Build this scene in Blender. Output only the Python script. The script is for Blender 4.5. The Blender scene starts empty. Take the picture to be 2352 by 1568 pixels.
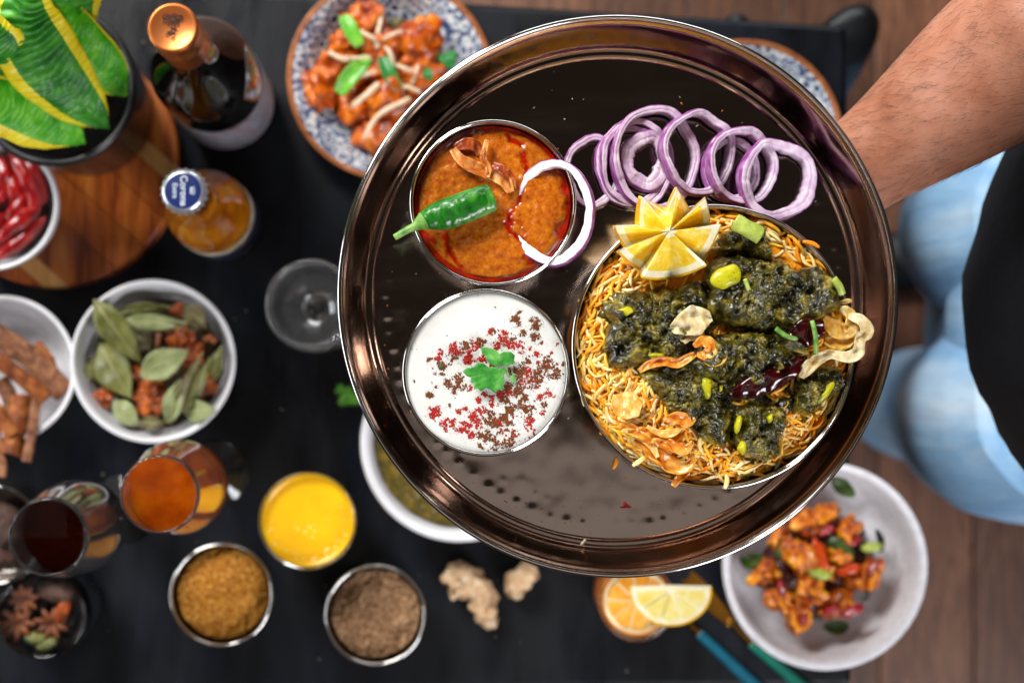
import bpy, bmesh, math, random
from mathutils import Vector, Matrix, Quaternion, noise, geometry

PI = math.pi
random.seed(7)
scene = bpy.context.scene
COL = scene.collection

# ------------------------------------------------------------------ camera
CAM_H = 1.35                      # metres above the table top
FPX, PW, PH = 3915.0, 2352.0, 1568.0
NAD = (995.0, 900.0)              # where the plumb line under the camera falls in the frame
cam_d = bpy.data.cameras.new('camera')
cam = bpy.data.objects.new('camera', cam_d)
COL.objects.link(cam)
scene.camera = cam
cam_d.sensor_width = 36.0
cam_d.lens = 36.0 * FPX / PW
cam_d.clip_start, cam_d.clip_end = 0.05, 60
CQ = Vector((NAD[0] - PW / 2, -(NAD[1] - PH / 2), -FPX)).normalized().rotation_difference(Vector((0, 0, -1)))
cam.rotation_mode = 'QUATERNION'
cam.rotation_quaternion = CQ
cam.location = (0, 0, CAM_H)
cam_d.dof.use_dof = True
cam_d.dof.focus_distance = 0.905
cam_d.dof.aperture_fstop = 6.0
cam_d.dof.aperture_blades = 9

# ------------------------------------------------------------------ light
world = bpy.data.worlds.new('World')
scene.world = world
world.use_nodes = True
bg = world.node_tree.nodes['Background']
bg.inputs[0].default_value = (1.0, 0.78, 0.64, 1)
bg.inputs[1].default_value = 0.026


def area(name, loc, target, sx, sy, power, col):
    l = bpy.data.lights.new(name, 'AREA')
    l.shape = 'RECTANGLE'
    l.size, l.size_y, l.energy, l.color = sx, sy, power, col
    o = bpy.data.objects.new(name, l)
    COL.objects.link(o)
    o.location = loc
    o.rotation_euler = (Vector(target) - Vector(loc)).to_track_quat('-Z', 'Y').to_euler()
    return o


area('window_key_light', (-1.05, 1.55, 1.85), (0.05, 0.05, 0.2), 1.1, 0.9, 84, (1.0, 0.98, 0.95))
area('soft_fill_light', (1.4, -1.9, 1.6), (0.1, -0.05, 0.2), 1.1, 0.9, 56, (0.95, 0.96, 1.0))  # soft fill added from the lower right
area('left_window_light', (-2.6, -0.1, 0.75), (0, 0, 0.25), 1.8, 1.0, 34, (0.95, 0.98, 1.0))
area('far_window_light', (0.5, 3.0, 0.9), (0.1, 0, 0.3), 2.4, 1.0, 34, (0.95, 0.98, 1.0))
area('tray_reflection_light', (0.30, -0.98, 2.75), (0.30, -0.98, 0), 2.0, 1.8, 4.0, (1.0, 0.93, 0.88))  # added overhead lamp, gives the grey reflection in the tray floor

vs = scene.view_settings
vs.view_transform = 'Standard'
vs.look = 'None'
vs.exposure = 0.24
vs.gamma = 1.0
vs.use_curve_mapping = False
scene.render.engine = 'CYCLES'
cy = scene.cycles
cy.use_denoising = True
try:
    cy.denoiser = 'OPENIMAGEDENOISE'
    cy.denoising_input_passes = 'RGB_ALBEDO_NORMAL'
except Exception:
    pass
cy.max_bounces = 12
cy.transmission_bounces = 10
cy.transparent_max_bounces = 12
cy.glossy_bounces = 5
cy.diffuse_bounces = 3
cy.caustics_reflective = False
cy.caustics_refractive = True
cy.sample_clamp_indirect = 6.0
cy.blur_glossy = 0.5

# ------------------------------------------------------------------ helpers


def S(z):
    return FPX / (CAM_H - z)


def W(px, py, z=0.0):
    """Point at height z seen at (px, py) of the 2352 x 1568 frame."""
    d = CQ @ Vector((px - PW / 2, -(py - PH / 2), -FPX))
    t = (z - CAM_H) / d.z
    return Vector((d.x * t, d.y * t, z))


def lin(h):
    h = h.lstrip('#')
    v = [int(h[i:i + 2], 16) / 255 for i in (0, 2, 4)]
    return tuple((x / 12.92 if x <= 0.04045 else ((x + 0.055) / 1.055) ** 2.4) for x in v) + (1.0,)


def N(x, y=0.0, z=0.0):
    return noise.noise(Vector((x, y, z)))


def FBM(x, y, z=0.0, o=4):
    return noise.fractal(Vector((x, y, z)), 1.0, 2.0, o)


ROOTLOC = {}


def wloc(o):
    v = Vector((0, 0, 0))
    while o is not None:
        v = v + ROOTLOC.get(o, o.location)
        o = o.parent
    return v


def tag(o, label=None, cat=None, group=None, kind=None):
    if label: o['label'] = label
    if cat: o['category'] = cat
    if group: o['group'] = group
    if kind: o['kind'] = kind
    return o


def empty(name, loc, label=None, cat=None, group=None, kind=None):
    o = bpy.data.objects.new(name, None)
    o.empty_display_size = 0.01
    COL.objects.link(o)
    o.location = loc
    ROOTLOC[o] = Vector(loc)
    return tag(o, label, cat, group, kind)


def obj(name, geo, mats, parent=None, smooth=True, label=None, cat=None, group=None, kind=None, fm=None, origin=None):
    """One mesh object from world-space verts; fm = material index per face."""
    verts, faces = geo[0], geo[1]
    if fm is None and len(geo) > 2:
        fm = geo[2]
    if not isinstance(mats, (list, tuple)):
        mats = [mats]
    if origin is None:
        if parent is not None:
            origin = wloc(parent)
        else:
            n = len(verts)
            origin = Vector((sum(v[0] for v in verts) / n, sum(v[1] for v in verts) / n, min(v[2] for v in verts)))
    ox, oy, oz = origin
    me = bpy.data.meshes.new(name)
    me.from_pydata([(v[0] - ox, v[1] - oy, v[2] - oz) for v in verts], [], faces)
    for m in mats:
        me.materials.append(m)
    if smooth:
        me.polygons.foreach_set('use_smooth', [True] * len(me.polygons))
    if fm is not None:
        me.polygons.foreach_set('material_index', fm)
    me.update()
    o = bpy.data.objects.new(name, me)
    COL.objects.link(o)
    if parent is not None:
        o.parent = parent
        o.location = Vector(origin) - wloc(parent)
    else:
        o.location = origin
    ROOTLOC[o] = Vector(o.location)
    return tag(o, label, cat, group, kind)


def link_copy(src_mesh, name, mat4, parent=None, material=None):
    o = bpy.data.objects.new(name, src_mesh)
    COL.objects.link(o)
    if parent is not None:
        o.parent = parent
        o.matrix_local = Matrix.Translation(-wloc(parent)) @ mat4
    else:
        o.matrix_world = mat4
    return o


def join(*geos):
    V, F, M_ = [], [], []
    for g in geos:
        b = len(V)
        V += list(g[0])
        F += [tuple(i + b for i in f) for f in g[1]]
        M_ += list(g[2]) if len(g) > 2 else [0] * len(g[1])
    return V, F, M_


def xf(geo, m):
    return ([m @ Vector(v) for v in geo[0]],) + tuple(geo[1:])


def lathe(prof, c, seg=64, mat_of=None, wob=0.0, seed=0):
    """Revolve (r, z) pairs about the vertical through c. Profile ends at r=0 are closed with fans."""
    V, F, FM, rows = [], [], [], []
    for (r, z) in prof:
        if r < 1e-7:
            rows.append([len(V)])
            V.append((c[0], c[1], c[2] + z))
        else:
            row = []
            for k in range(seg):
                a = 2 * PI * k / seg
                rr = r * (1 + (wob * N(math.cos(a) * 1.5 + seed, math.sin(a) * 1.5, z * 20) if wob else 0))
                row.append(len(V))
                V.append((c[0] + rr * math.cos(a), c[1] + rr * math.sin(a), c[2] + z))
            rows.append(row)
    for i in range(len(rows) - 1):
        A, B = rows[i], rows[i + 1]
        m = mat_of(i) if mat_of else 0
        for k in range(seg):
            k2 = (k + 1) % seg
            if len(A) == 1 and len(B) == 1: continue
            if len(A) == 1: f = (A[0], B[k2], B[k])
            elif len(B) == 1: f = (A[k], A[k2], B[0])
            else: f = (A[k], A[k2], B[k2], B[k])
            F.append(f); FM.append(m)
    vol = 0.0                                  # faces must look outwards (glass depends on it)
    for f in F:
        p = [Vector(V[i]) - Vector(c) for i in f]
        for q in range(1, len(p) - 1):
            vol += p[0].dot(p[q].cross(p[q + 1]))
    if vol < 0:
        F = [f[::-1] for f in F]
    return V, F, FM


def frame_along(pts):
    pts = [Vector(p) for p in pts]
    n = len(pts)
    T = []
    for i in range(n):
        t = pts[min(i + 1, n - 1)] - pts[max(i - 1, 0)]
        T.append(t.normalized() if t.length > 1e-9 else Vector((1, 0, 0)))
    up = Vector((0, 0, 1)) if abs(T[0].z) < 0.9 else Vector((0, 1, 0))
    A = (up - T[0] * up.dot(T[0])).normalized()
    fr = []
    for i in range(n):
        A = A - T[i] * A.dot(T[i])
        A = A.normalized() if A.length > 1e-6 else T[i].orthogonal().normalized()
        fr.append((pts[i], T[i], A, T[i].cross(A)))
    return fr


def tube(pts, rad, seg=8, flat=1.0, rough=0.0, seed=0.0, freq=60.0):
    """Tube along pts; flat scales the vertical half axis; ends capped."""
    fr = frame_along(pts)
    n = len(fr)
    if not isinstance(rad, (list, tuple)):
        rad = [rad] * n
    V, F = [], []
    for i, (p, t, a, b) in enumerate(fr):
        for k in range(seg):
            q = 2 * PI * k / seg
            r = rad[i]
            d = a * (math.sin(q) * r * flat) + b * (math.cos(q) * r)
            if rough:
                v = p + d
                d = d * (1 + rough * N(v.x * freq + seed, v.y * freq, v.z * freq))
            V.append(p + d)
    for i in range(n - 1):
        for k in range(seg):
            k2 = (k + 1) % seg
            F.append((i * seg + k, i * seg + k2, (i + 1) * seg + k2, (i + 1) * seg + k))
    F.append(tuple(range(seg))[::-1])
    F.append(tuple((n - 1) * seg + k for k in range(seg)))
    return V, F


def spline(pts, n):
    """Catmull-Rom through pts with n samples."""
    P = [Vector(p) for p in pts]
    if len(P) == 2:
        return [P[0].lerp(P[1], i / (n - 1)) for i in range(n)]
    out = []
    m = len(P) - 1
    for i in range(n):
        u = i / (n - 1) * m
        k = min(int(u), m - 1)
        t = u - k
        p0, p1, p2, p3 = P[max(k - 1, 0)], P[k], P[k + 1], P[min(k + 2, m)]
        out.append(0.5 * ((2 * p1) + (p2 - p0) * t + (2 * p0 - 5 * p1 + 4 * p2 - p3) * t * t + (3 * p1 - p0 - 3 * p2 + p3) * t ** 3))
    return out


def slist(vals, n):
    return [v.x for v in spline([Vector((x, 0, 0)) for x in vals], n)]


_ico = {}


def ico(sub):
    if sub not in _ico:
        bm = bmesh.new()
        bmesh.ops.create_icosphere(bm, subdivisions=sub, radius=1.0)
        bm.verts.ensure_lookup_table()
        _ico[sub] = ([v.co.copy() for v in bm.verts], [tuple(v.index for v in f.verts) for f in bm.faces])
        bm.free()
    return _ico[sub]


def blob(c, r, sub=3, amp=0.18, freq=1.6, seed=0.0, rotz=0.0, fine=0.0, ffreq=9.0, tilt=0.0):
    V0, F = ico(sub)
    m = Matrix.Translation(Vector(c)) @ Matrix.Rotation(rotz, 4, 'Z') @ Matrix.Rotation(tilt, 4, 'X') @ Matrix.Diagonal(Vector((r[0], r[1], r[2], 1)))
    V = []
    for v in V0:
        k = 1 + amp * FBM(v.x * freq + seed, v.y * freq + seed * 1.7, v.z * freq, 3)
        if fine:
            k += fine * FBM(v.x * ffreq + seed, v.y * ffreq, v.z * ffreq, 3)
        V.append(m @ (v * k))
    return V, F


def ray_poly(poly, c, ang):
    dx, dy = math.cos(ang), math.sin(ang)
    best = None
    n = len(poly)
    for i in range(n):
        x1, y1 = poly[i][0] - c[0], poly[i][1] - c[1]
        x2, y2 = poly[(i + 1) % n][0] - c[0], poly[(i + 1) % n][1] - c[1]
        ex, ey = x2 - x1, y2 - y1
        den = dx * ey - dy * ex
        if abs(den) < 1e-12: continue
        t = (x1 * ey - y1 * ex) / den
        u = (x1 * dy - y1 * dx) / den
        if t > 0 and -1e-6 <= u <= 1 + 1e-6 and (best is None or t > best):
            best = t
    return best or 0.001


def lump(poly, z0, th, seg=96, rings=26, pw=2.6, n1=(0.0, 60), n2=(0.0, 220), n3=(0.0, 700), seed=0.0, base=None, smoothr=2, edge=0.0, hump=None):
    """A thick piece whose plan outline is poly (world xy); domed top with layered relief, closed flat underside."""
    cx = sum(p[0] for p in poly) / len(poly)
    cyy = sum(p[1] for p in poly) / len(poly)
    R = [ray_poly(poly, (cx, cyy), 2 * PI * k / seg) for k in range(seg)]
    for _ in range(smoothr):
        R = [(R[k - 1] + 2 * R[k] + R[(k + 1) % seg]) / 4 for k in range(seg)]
    if edge:
        R = [R[k] * (1 + edge * FBM(math.cos(2 * PI * k / seg) * 6 + seed, math.sin(2 * PI * k / seg) * 6, seed, 4)) for k in range(seg)]
    zb = (lambda x, y: z0) if base is None else base
    V, F = [], []

    def top(x, y, t):
        h = th * (max(0.0, 1 - t ** pw)) ** 0.5
        if hump: h *= hump(x, y)
        d = 0.0
        for (a, f) in (n1, n2, n3):
            if a: d += a * FBM(x * f + seed, y * f - seed, seed, 3)
        return zb(x, y) + h + d * min(1.0, 0.35 + (1 - t) * 3)
    V.append((cx, cyy, top(cx, cyy, 0)))
    for i in range(1, rings + 1):
        t = (i / rings) ** 0.8
        for k in range(seg):
            a = 2 * PI * k / seg
            x, y = cx + R[k] * t * math.cos(a), cyy + R[k] * t * math.sin(a)
            V.append((x, y, top(x, y, t)))
    for k in range(seg):
        a = 2 * PI * k / seg
        x, y = cx + R[k] * 0.93 * math.cos(a), cyy + R[k] * 0.93 * math.sin(a)
        V.append((x, y, zb(x, y) - th * 0.35))
    V.append((cx, cyy, zb(cx, cyy) - th * 0.35))
    for k in range(seg):
        F.append((0, 1 + k, 1 + (k + 1) % seg))
    for i in range(rings):
        for k in range(seg):
            k2 = (k + 1) % seg
            a, b = 1 + i * seg, 1 + (i + 1) * seg
            F.append((a + k, b + k, b + k2, a + k2))
    b = 1 + rings * seg
    for k in range(seg):
        F.append((b + k, len(V) - 1, b + (k + 1) % seg))
    return V, F


def disc_surface(c, r, hfun, rings=40, seg=96, skirt=0.004):
    """Closed disc whose top follows hfun(x, y, t) above c.z."""
    V, F = [(c[0], c[1], c[2] + hfun(c[0], c[1], 0))], []
    for i in range(1, rings + 1):
        t = i / rings
        for k in range(seg):
            a = 2 * PI * k / seg
            x, y = c[0] + r * t * math.cos(a), c[1] + r * t * math.sin(a)
            V.append((x, y, c[2] + hfun(x, y, t)))
    for k in range(seg):
        a = 2 * PI * k / seg
        V.append((c[0] + r * 0.985 * math.cos(a), c[1] + r * 0.985 * math.sin(a), c[2] - skirt))
    for k in range(seg):
        F.append((0, 1 + k, 1 + (k + 1) % seg))
    for i in range(rings):
        for k in range(seg):
            k2 = (k + 1) % seg
            a, b = 1 + i * seg, 1 + (i + 1) * seg
            F.append((a + k, b + k, b + k2, a + k2))
    b = 1 + rings * seg
    F.append(tuple(b + k for k in range(seg))[::-1])
    return V, F


def ribbon(pts, wid, thick=0.0006, nrm=None, across=4, curl=0.0, ruffle=0.0, rfreq=200.0, seed=0.0, twist=None):
    """Thin closed strip along pts; wid list = full widths; curl bends it across."""
    fr = frame_along(pts)
    n = len(fr)
    if not isinstance(wid, (list, tuple)):
        wid = [wid] * n
    top, bot = [], []
    for i, (p, t, a, b) in enumerate(fr):
        if nrm is not None:
            a = (nrm - t * nrm.dot(t)).normalized()
            b = t.cross(a)
        if twist is not None:
            q = Quaternion(t, twist[i] if isinstance(twist, (list, tuple)) else twist * i / n)
            a, b = q @ a, q @ b
        for j in range(across + 1):
            u = (j / across - 0.5) * 2
            v = p + b * (u * wid[i] / 2) + a * (curl * wid[i] * (u * u))
            if ruffle:
                v = v + a * (ruffle * N(v.x * rfreq + seed, v.y * rfreq, v.z * rfreq + u))
            top.append(v + a * thick / 2)
            bot.append(v - a * thick / 2)
    m = across + 1
    V = top + bot
    o = len(top)
    F = []
    for i in range(n - 1):
        for j in range(across):
            q = (i * m + j, i * m + j + 1, (i + 1) * m + j + 1, (i + 1) * m + j)
            F.append(q)
            F.append(tuple(x + o for x in q[::-1]))
        for j in (0, across):
            q = (i * m + j, (i + 1) * m + j, (i + 1) * m + j + o, i * m + j + o)
            F.append(q if j == 0 else q[::-1])
    for i in (0, n - 1):
        for j in range(across):
            q = (i * m + j, i * m + j + o, i * m + j + 1 + o, i * m + j + 1)
            F.append(q if i == 0 else q[::-1])
    return V, F


def rbox(c, sx, sy, sz, bev=0.002, seg=2, rot=0.0):
    bm = bmesh.new()
    bmesh.ops.create_cube(bm, size=1.0)
    for v in bm.verts:
        v.co = Vector((v.co.x * sx, v.co.y * sy, v.co.z * sz))
    bmesh.ops.bevel(bm, geom=list(bm.edges), offset=bev, segments=seg, affect='EDGES', profile=0.5)
    m = Matrix.Translation(Vector(c)) @ Matrix.Rotation(rot, 4, 'Z')
    bm.verts.ensure_lookup_table()
    V = [m @ v.co for v in bm.verts]
    F = [tuple(v.index for v in f.verts) for f in bm.faces]
    bm.free()
    return V, F

# ------------------------------------------------------------------ materials


def ramp_node(nt, stops, interp='LINEAR'):
    r = nt.nodes.new('ShaderNodeValToRGB')
    r.color_ramp.interpolation = interp
    el = r.color_ramp.elements
    while len(el) < len(stops):
        el.new(0.5)
    for e, (p, c) in zip(el, stops):
        e.position = p
        e.color = lin(c) if isinstance(c, str) else c
    return r


def mat(name, col, rough=0.5, metal=0.0, spec=0.5, var=None, bump=None, sss=0.0, sssr=(0.5, 0.25, 0.12), sscale=0.004,
        trans=0.0, ior=1.45, coat=0.0, coatr=0.08, sheen=0.0, rvar=None, stretch=None, dist=0.0, detail=5.0, fleck=None):
    """Procedural Principled material. var = (scale, [(pos, hex)...]); bump = [(scale, strength, metres)...]; rvar = (scale, lo, hi);
    fleck = (voronoi scale, radius, hex): small dots of another colour."""
    m = bpy.data.materials.new(name)
    m.use_nodes = True
    nt = m.node_tree
    p = nt.nodes['Principled BSDF']
    L = nt.links.new
    p.inputs['Base Color'].default_value = lin(col)
    p.inputs['Roughness'].default_value = rough
    p.inputs['Metallic'].default_value = metal
    p.inputs['Specular IOR Level'].default_value = spec
    p.inputs['IOR'].default_value = ior
    p.inputs['Transmission Weight'].default_value = trans
    p.inputs['Coat Weight'].default_value = coat
    p.inputs['Coat Roughness'].default_value = coatr
    p.inputs['Sheen Weight'].default_value = sheen
    if sss:
        p.inputs['Subsurface Weight'].default_value = sss
        p.inputs['Subsurface Radius'].default_value = sssr
        p.inputs['Subsurface Scale'].default_value = sscale
    tc = nt.nodes.new('ShaderNodeTexCoord')
    mp = nt.nodes.new('ShaderNodeMapping')
    L(tc.outputs['Object'], mp.inputs[0])
    if stretch:
        mp.inputs['Scale'].default_value = stretch
    co = mp.outputs[0]

    def noi(scale, det=detail, rg=0.55):
        n = nt.nodes.new('ShaderNodeTexNoise')
        n.inputs['Scale'].default_value = scale
        n.inputs['Detail'].default_value = det
        n.inputs['Roughness'].default_value = rg
        n.inputs['Distortion'].default_value = dist
        L(co, n.inputs['Vector'])
        return n
    cout = None
    if var:
        r = ramp_node(nt, var[1])
        L(noi(var[0]).outputs[0], r.inputs[0])
        cout = r.outputs[0]
        L(cout, p.inputs['Base Color'])
    if fleck:
        v = nt.nodes.new('ShaderNodeTexVoronoi')
        v.inputs['Scale'].default_value = fleck[0]
        L(co, v.inputs['Vector'])
        r = ramp_node(nt, [(fleck[1] * 0.7, (1, 1, 1, 1)), (fleck[1], (0, 0, 0, 1))])
        L(v.outputs['Distance'], r.inputs[0])
        mx = nt.nodes.new('ShaderNodeMixRGB')
        L(r.outputs[0], mx.inputs[0])
        if cout is not None: L(cout, mx.inputs[1])
        else: mx.inputs[1].default_value = lin(col)
        mx.inputs[2].default_value = lin(fleck[2])
        cout = mx.outputs[0]
        L(cout, p.inputs['Base Color'])
    if rvar:
        r = nt.nodes.new('ShaderNodeMapRange')
        L(noi(rvar[0]).outputs[0], r.inputs[0])
        r.inputs[1].default_value, r.inputs[2].default_value = 0.35, 0.65
        r.inputs[3].default_value, r.inputs[4].default_value = rvar[1], rvar[2]
        L(r.outputs[0], p.inputs['Roughness'])
    if bump:
        last = None
        for (sc, st, d) in bump:
            b = nt.nodes.new('ShaderNodeBump')
            b.inputs['Strength'].default_value = st
            b.inputs['Distance'].default_value = d
            L(noi(sc).outputs[0], b.inputs['Height'])
            if last is not None: L(last, b.inputs['Normal'])
            last = b.outputs[0]
        L(last, p.inputs['Normal'])
    return m


def glass_mat(name, col='#ffffff', rough=0.0, ior=1.47, trans=1.0):
    m = mat(name, col, rough=rough, trans=trans, ior=ior)
    return m

# ================================================================== setting: floor, table
def wood_mat(name, stops, scale=6.0, stretch=(14, 1, 14), rough=0.5, rot=0.0, ring=2.2):
    m = bpy.data.materials.new(name)
    m.use_nodes = True
    nt = m.node_tree
    L = nt.links.new
    p = nt.nodes['Principled BSDF']
    tc = nt.nodes.new('ShaderNodeTexCoord')
    oi = nt.nodes.new('ShaderNodeObjectInfo')
    mp = nt.nodes.new('ShaderNodeMapping')
    mp.inputs['Scale'].default_value = stretch
    mp.inputs['Rotation'].default_value = (0, 0, rot)
    add = nt.nodes.new('ShaderNodeVectorMath')
    add.operation = 'ADD'
    mul = nt.nodes.new('ShaderNodeVectorMath')
    mul.operation = 'SCALE'
    mul.inputs['Scale'].default_value = 7.0
    L(oi.outputs['Location'], mul.inputs[0])
    L(tc.outputs['Object'], add.inputs[0])
    L(mul.outputs[0], add.inputs[1])
    L(add.outputs[0], mp.inputs[0])
    n = nt.nodes.new('ShaderNodeTexNoise')
    n.inputs['Scale'].default_value = scale
    n.inputs['Detail'].default_value = 8
    n.inputs['Roughness'].default_value = 0.62
    n.inputs['Distortion'].default_value = ring
    L(mp.outputs[0], n.inputs['Vector'])
    r = ramp_node(nt, stops)
    L(n.outputs[0], r.inputs[0])
    hs = nt.nodes.new('ShaderNodeHueSaturation')
    mr = nt.nodes.new('ShaderNodeMapRange')
    L(oi.outputs['Random'], mr.inputs[0])
    mr.inputs[3].default_value, mr.inputs[4].default_value = 0.72, 1.3
    L(mr.outputs[0], hs.inputs['Value'])
    L(r.outputs[0], hs.inputs['Color'])
    L(hs.outputs[0], p.inputs['Base Color'])
    p.inputs['Roughness'].default_value = rough
    b = nt.nodes.new('ShaderNodeBump')
    b.inputs['Strength'].default_value = 0.25
    b.inputs['Distance'].default_value = 0.001
    L(n.outputs[0], b.inputs['Height'])
    L(b.outputs[0], p.inputs['Normal'])
    return m


m_floor = wood_mat('floor_wood', [(0.25, '#301d15'), (0.48, '#5c3a29'), (0.62, '#785039'), (0.8, '#482d20')], 5.0, (16, 1.6, 16), 0.42)
m_sub = mat('floor_joint', '#1a110d', 0.9, var=(40, [(0.3, '#120c09'), (0.7, '#231711')]))
FZ = -0.75
floor = obj('floor', rbox((0.3, 0.1, FZ - 0.03), 5.0, 5.0, 0.05, 0.002), m_sub, kind='structure')
pw_, pl_ = 0.118, 0.92
plank_mesh = None
for i in range(-6, 16):
    for j in range(-3, 4):
        off = ((i * 37) % 10) / 10 * pl_
        x, y = i * pw_ + 0.02, j * pl_ + off - 0.4
        # only the boards that the table leaves in view
        if -0.55 < x < 0.36 and -0.75 < y < 0.15: continue
        if y > 1.6 or y < -1.6: continue
        if plank_mesh is None:
            o = obj('plank', rbox((0, 0, 0), pw_ - 0.0018, pl_ - 0.002, 0.014, 0.0012, 2), m_floor, parent=floor, smooth=False, origin=Vector((0, 0, 0)))
            plank_mesh = o.data
        else:
            o = bpy.data.objects.new('plank', plank_mesh)
            COL.objects.link(o)
            o.parent = floor
        o.location = Vector((x, y, FZ + random.uniform(-0.0005, 0.0005))) - wloc(floor)

# table: black stained top on four legs
m_table = mat('black_table_lacquer', '#07080c', 0.42, spec=0.30, var=(9, [(0.25, '#020408'), (0.5, '#05080f'), (0.72, '#0b111e')]),
              rvar=(10, 0.26, 0.66), bump=[(420, 0.22, 0.0006), (60, 0.12, 0.002)], stretch=(2.2, 0.6, 1), detail=9)
m_black = mat('black_painted_metal', '#0c0d10', 0.38, bump=[(300, 0.1, 0.0004)], var=(30, [(0.3, '#0a0b0d'), (0.7, '#131519')]))
TXR = W(1951, 700).x
back_l, back_r = W(1000, 2), W(1951, 58)
sl = (back_r.y - back_l.y) / (back_r.x - back_l.x)
TY1 = back_r.y
TY0 = W(1176, 1584).y
TXL = -0.62
quad = [(TXL, TY0), (TXR, TY0), (TXR, TY1), (TXL, TY1 + sl * (TXL - TXR))]
table = empty('table', ((TXL + TXR) / 2, (TY0 + TY1) / 2, FZ), 'black stained table top under all the bottles, bowls and glasses', 'table')


def slab_quad(q, z0, z1, bev, seg=4):
    bm = bmesh.new()
    lo = [bm.verts.new((x, y, z0)) for x, y in q]
    hi = [bm.verts.new((x, y, z1)) for x, y in q]
    bm.faces.new(lo[::-1]); bm.faces.new(hi)
    for k in range(4):
        bm.faces.new((lo[k], lo[(k + 1) % 4], hi[(k + 1) % 4], hi[k]))
    bmesh.ops.bevel(bm, geom=list(bm.edges), offset=bev, segments=seg, affect='EDGES', profile=0.5)
    bm.verts.ensure_lookup_table()
    g = ([v.co.copy() for v in bm.verts], [tuple(v.index for v in f.verts) for f in bm.faces])
    bm.free()
    return g


obj('table_top', slab_quad(quad, -0.032, 0.0, 0.006, 5), m_table, table, smooth=False)
for (x, y) in ((TXL + 0.06, TY0 + 0.06), (TXR - 0.06, TY0 + 0.06), (TXR - 0.06, TY1 - 0.06), (TXL + 0.06, TY1 - 0.03)):
    obj('leg', rbox((x, y, (FZ - 0.03) / 2 + 0.0035), 0.05, 0.05, 0.72 - 0.008, 0.004), m_black, table, smooth=False)

# black shell chair standing at the far corner of the table
m_chair = mat('black_chair_leather', '#0b0c0f', 0.34, spec=0.6, bump=[(260, 0.25, 0.0008)], var=(20, [(0.3, '#08090b'), (0.7, '#14161a')]))
chz = -0.10
cout = [W(x, y, chz).to_2d() for x, y in ((1880, 62), (1920, 22), (1965, -8), (2015, -12), (2044, 25), (2036, 80), (2005, 140), (1962, 214), (1870, 380), (1760, 470), (1560, 440), (1480, 330), (1560, 180), (1720, 120))]
ccx = sum(p.x for p in cout) / len(cout)
ccy = sum(p.y for p in cout) / len(cout)
chair = empty('chair', (ccx, ccy, FZ + 0.008), 'black leather chair pushed under the far right table corner', 'chair')
obj('seat', lump(cout, chz - 0.03, 0.03, 120, 20, 5.0, (0.002, 30), seed=4, smoothr=3), m_chair, chair)
for dx, dy in ((0.05, 0.05), (-0.05, 0.05), (0.05, -0.05), (-0.05, -0.05)):
    obj('leg', tube([Vector((ccx + dx, ccy + dy, chz - 0.035)), Vector((ccx + dx * 1.5, ccy + dy * 1.5, FZ + 0.008))], [0.012, 0.009], 10), m_black, chair)

# ================================================================== serving tray held over the table
m_steel = mat('polished_steel', '#a3948a', 0.10, metal=1.0, rvar=(14, 0.06, 0.15), bump=[(1500, 0.05, 0.0002)], detail=6, stretch=(1, 5, 1))
m_steel_rim = mat('bright_steel', '#d8d4d0', 0.10, metal=1.0, bump=[(900, 0.04, 0.0002)])
m_steel_wall = mat('brushed_steel', '#978074', 0.17, metal=1.0, bump=[(700, 0.10, 0.0003), (30, 0.15, 0.003)], rvar=(12, 0.10, 0.24))
ZF = 0.401                                  # tray floor
tc_ = W(1424, 677, 0.429)
TC = Vector((tc_.x, tc_.y, ZF))
tray = empty('tray', TC, 'large round steel tray with dimpled floor, held in mid air on one hand', 'tray')
rng = random.Random(3)
dimples = []
for ring, (rr, n, dep) in enumerate(((0.1270, 84, 0.00020), (0.1190, 78, 0.00007), (0.111, 70, 0.00005))):
    for k in range(n):
        if rng.random() < (0.06, 0.42, 0.62)[ring]: continue
        a = 2 * PI * (k + 0.5 * (ring % 2)) / n + rng.uniform(-0.014, 0.014) * (1 + ring)
        dimples.append((rr + rng.uniform(-0.0010, 0.0010) * (1 + ring), a, rng.uniform(0.0016, 0.0028), dep * rng.uniform(0.4, 1.3)))
for k in range(80):
    dimples.append((rng.uniform(0.055, 0.106), rng.uniform(0, 2 * PI), rng.uniform(0.0014, 0.0026), rng.uniform(0.00001, 0.00005)))
SEG = 1080
radii = [0.0]
r = 0.0
while r < 0.134:
    r += 0.0011 if 0.106 < r < 0.132 else 0.0028
    radii.append(min(r, 0.134))
cell = {}
for d in dimples:
    x, y = d[0] * math.cos(d[1]), d[0] * math.sin(d[1])
    for gx in (-1, 0, 1):
        for gy in (-1, 0, 1):
            cell.setdefault((int(x // 0.006) + gx, int(y // 0.006) + gy), []).append((x, y, d[2], d[3]))
V, F = [(TC.x, TC.y, ZF)], []
for r in radii[1:]:
    for k in range(SEG):
        a = 2 * PI * k / SEG
        x, y = r * math.cos(a), r * math.sin(a)
        z = 0.00024 * N(x * 34, y * 34, 3.1) * min(1, (0.134 - r) / 0.01) + 0.00014 * N(x * 100, y * 100, 1.7) * min(1, (0.134 - r) / 0.01)
        for (dx, dy, ds, dd) in cell.get((int(x // 0.006), int(y // 0.006)), ()):
            q = ((x - dx) ** 2 + (y - dy) ** 2) / (ds * ds)
            if q < 4: z += dd * math.exp(-q)
        V.append((TC.x + x, TC.y + y, ZF + z))
nr = len(radii) - 1
for k in range(SEG):
    F.append((0, 1 + k, 1 + (k + 1) % SEG))
for i in range(nr - 1):
    for k in range(SEG):
        k2 = (k + 1) % SEG
        a, b = 1 + i * SEG, 1 + (i + 1) * SEG
        F.append((a + k, b + k, b + k2, a + k2))
obj('base', (V, F), m_steel, tray)
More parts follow.
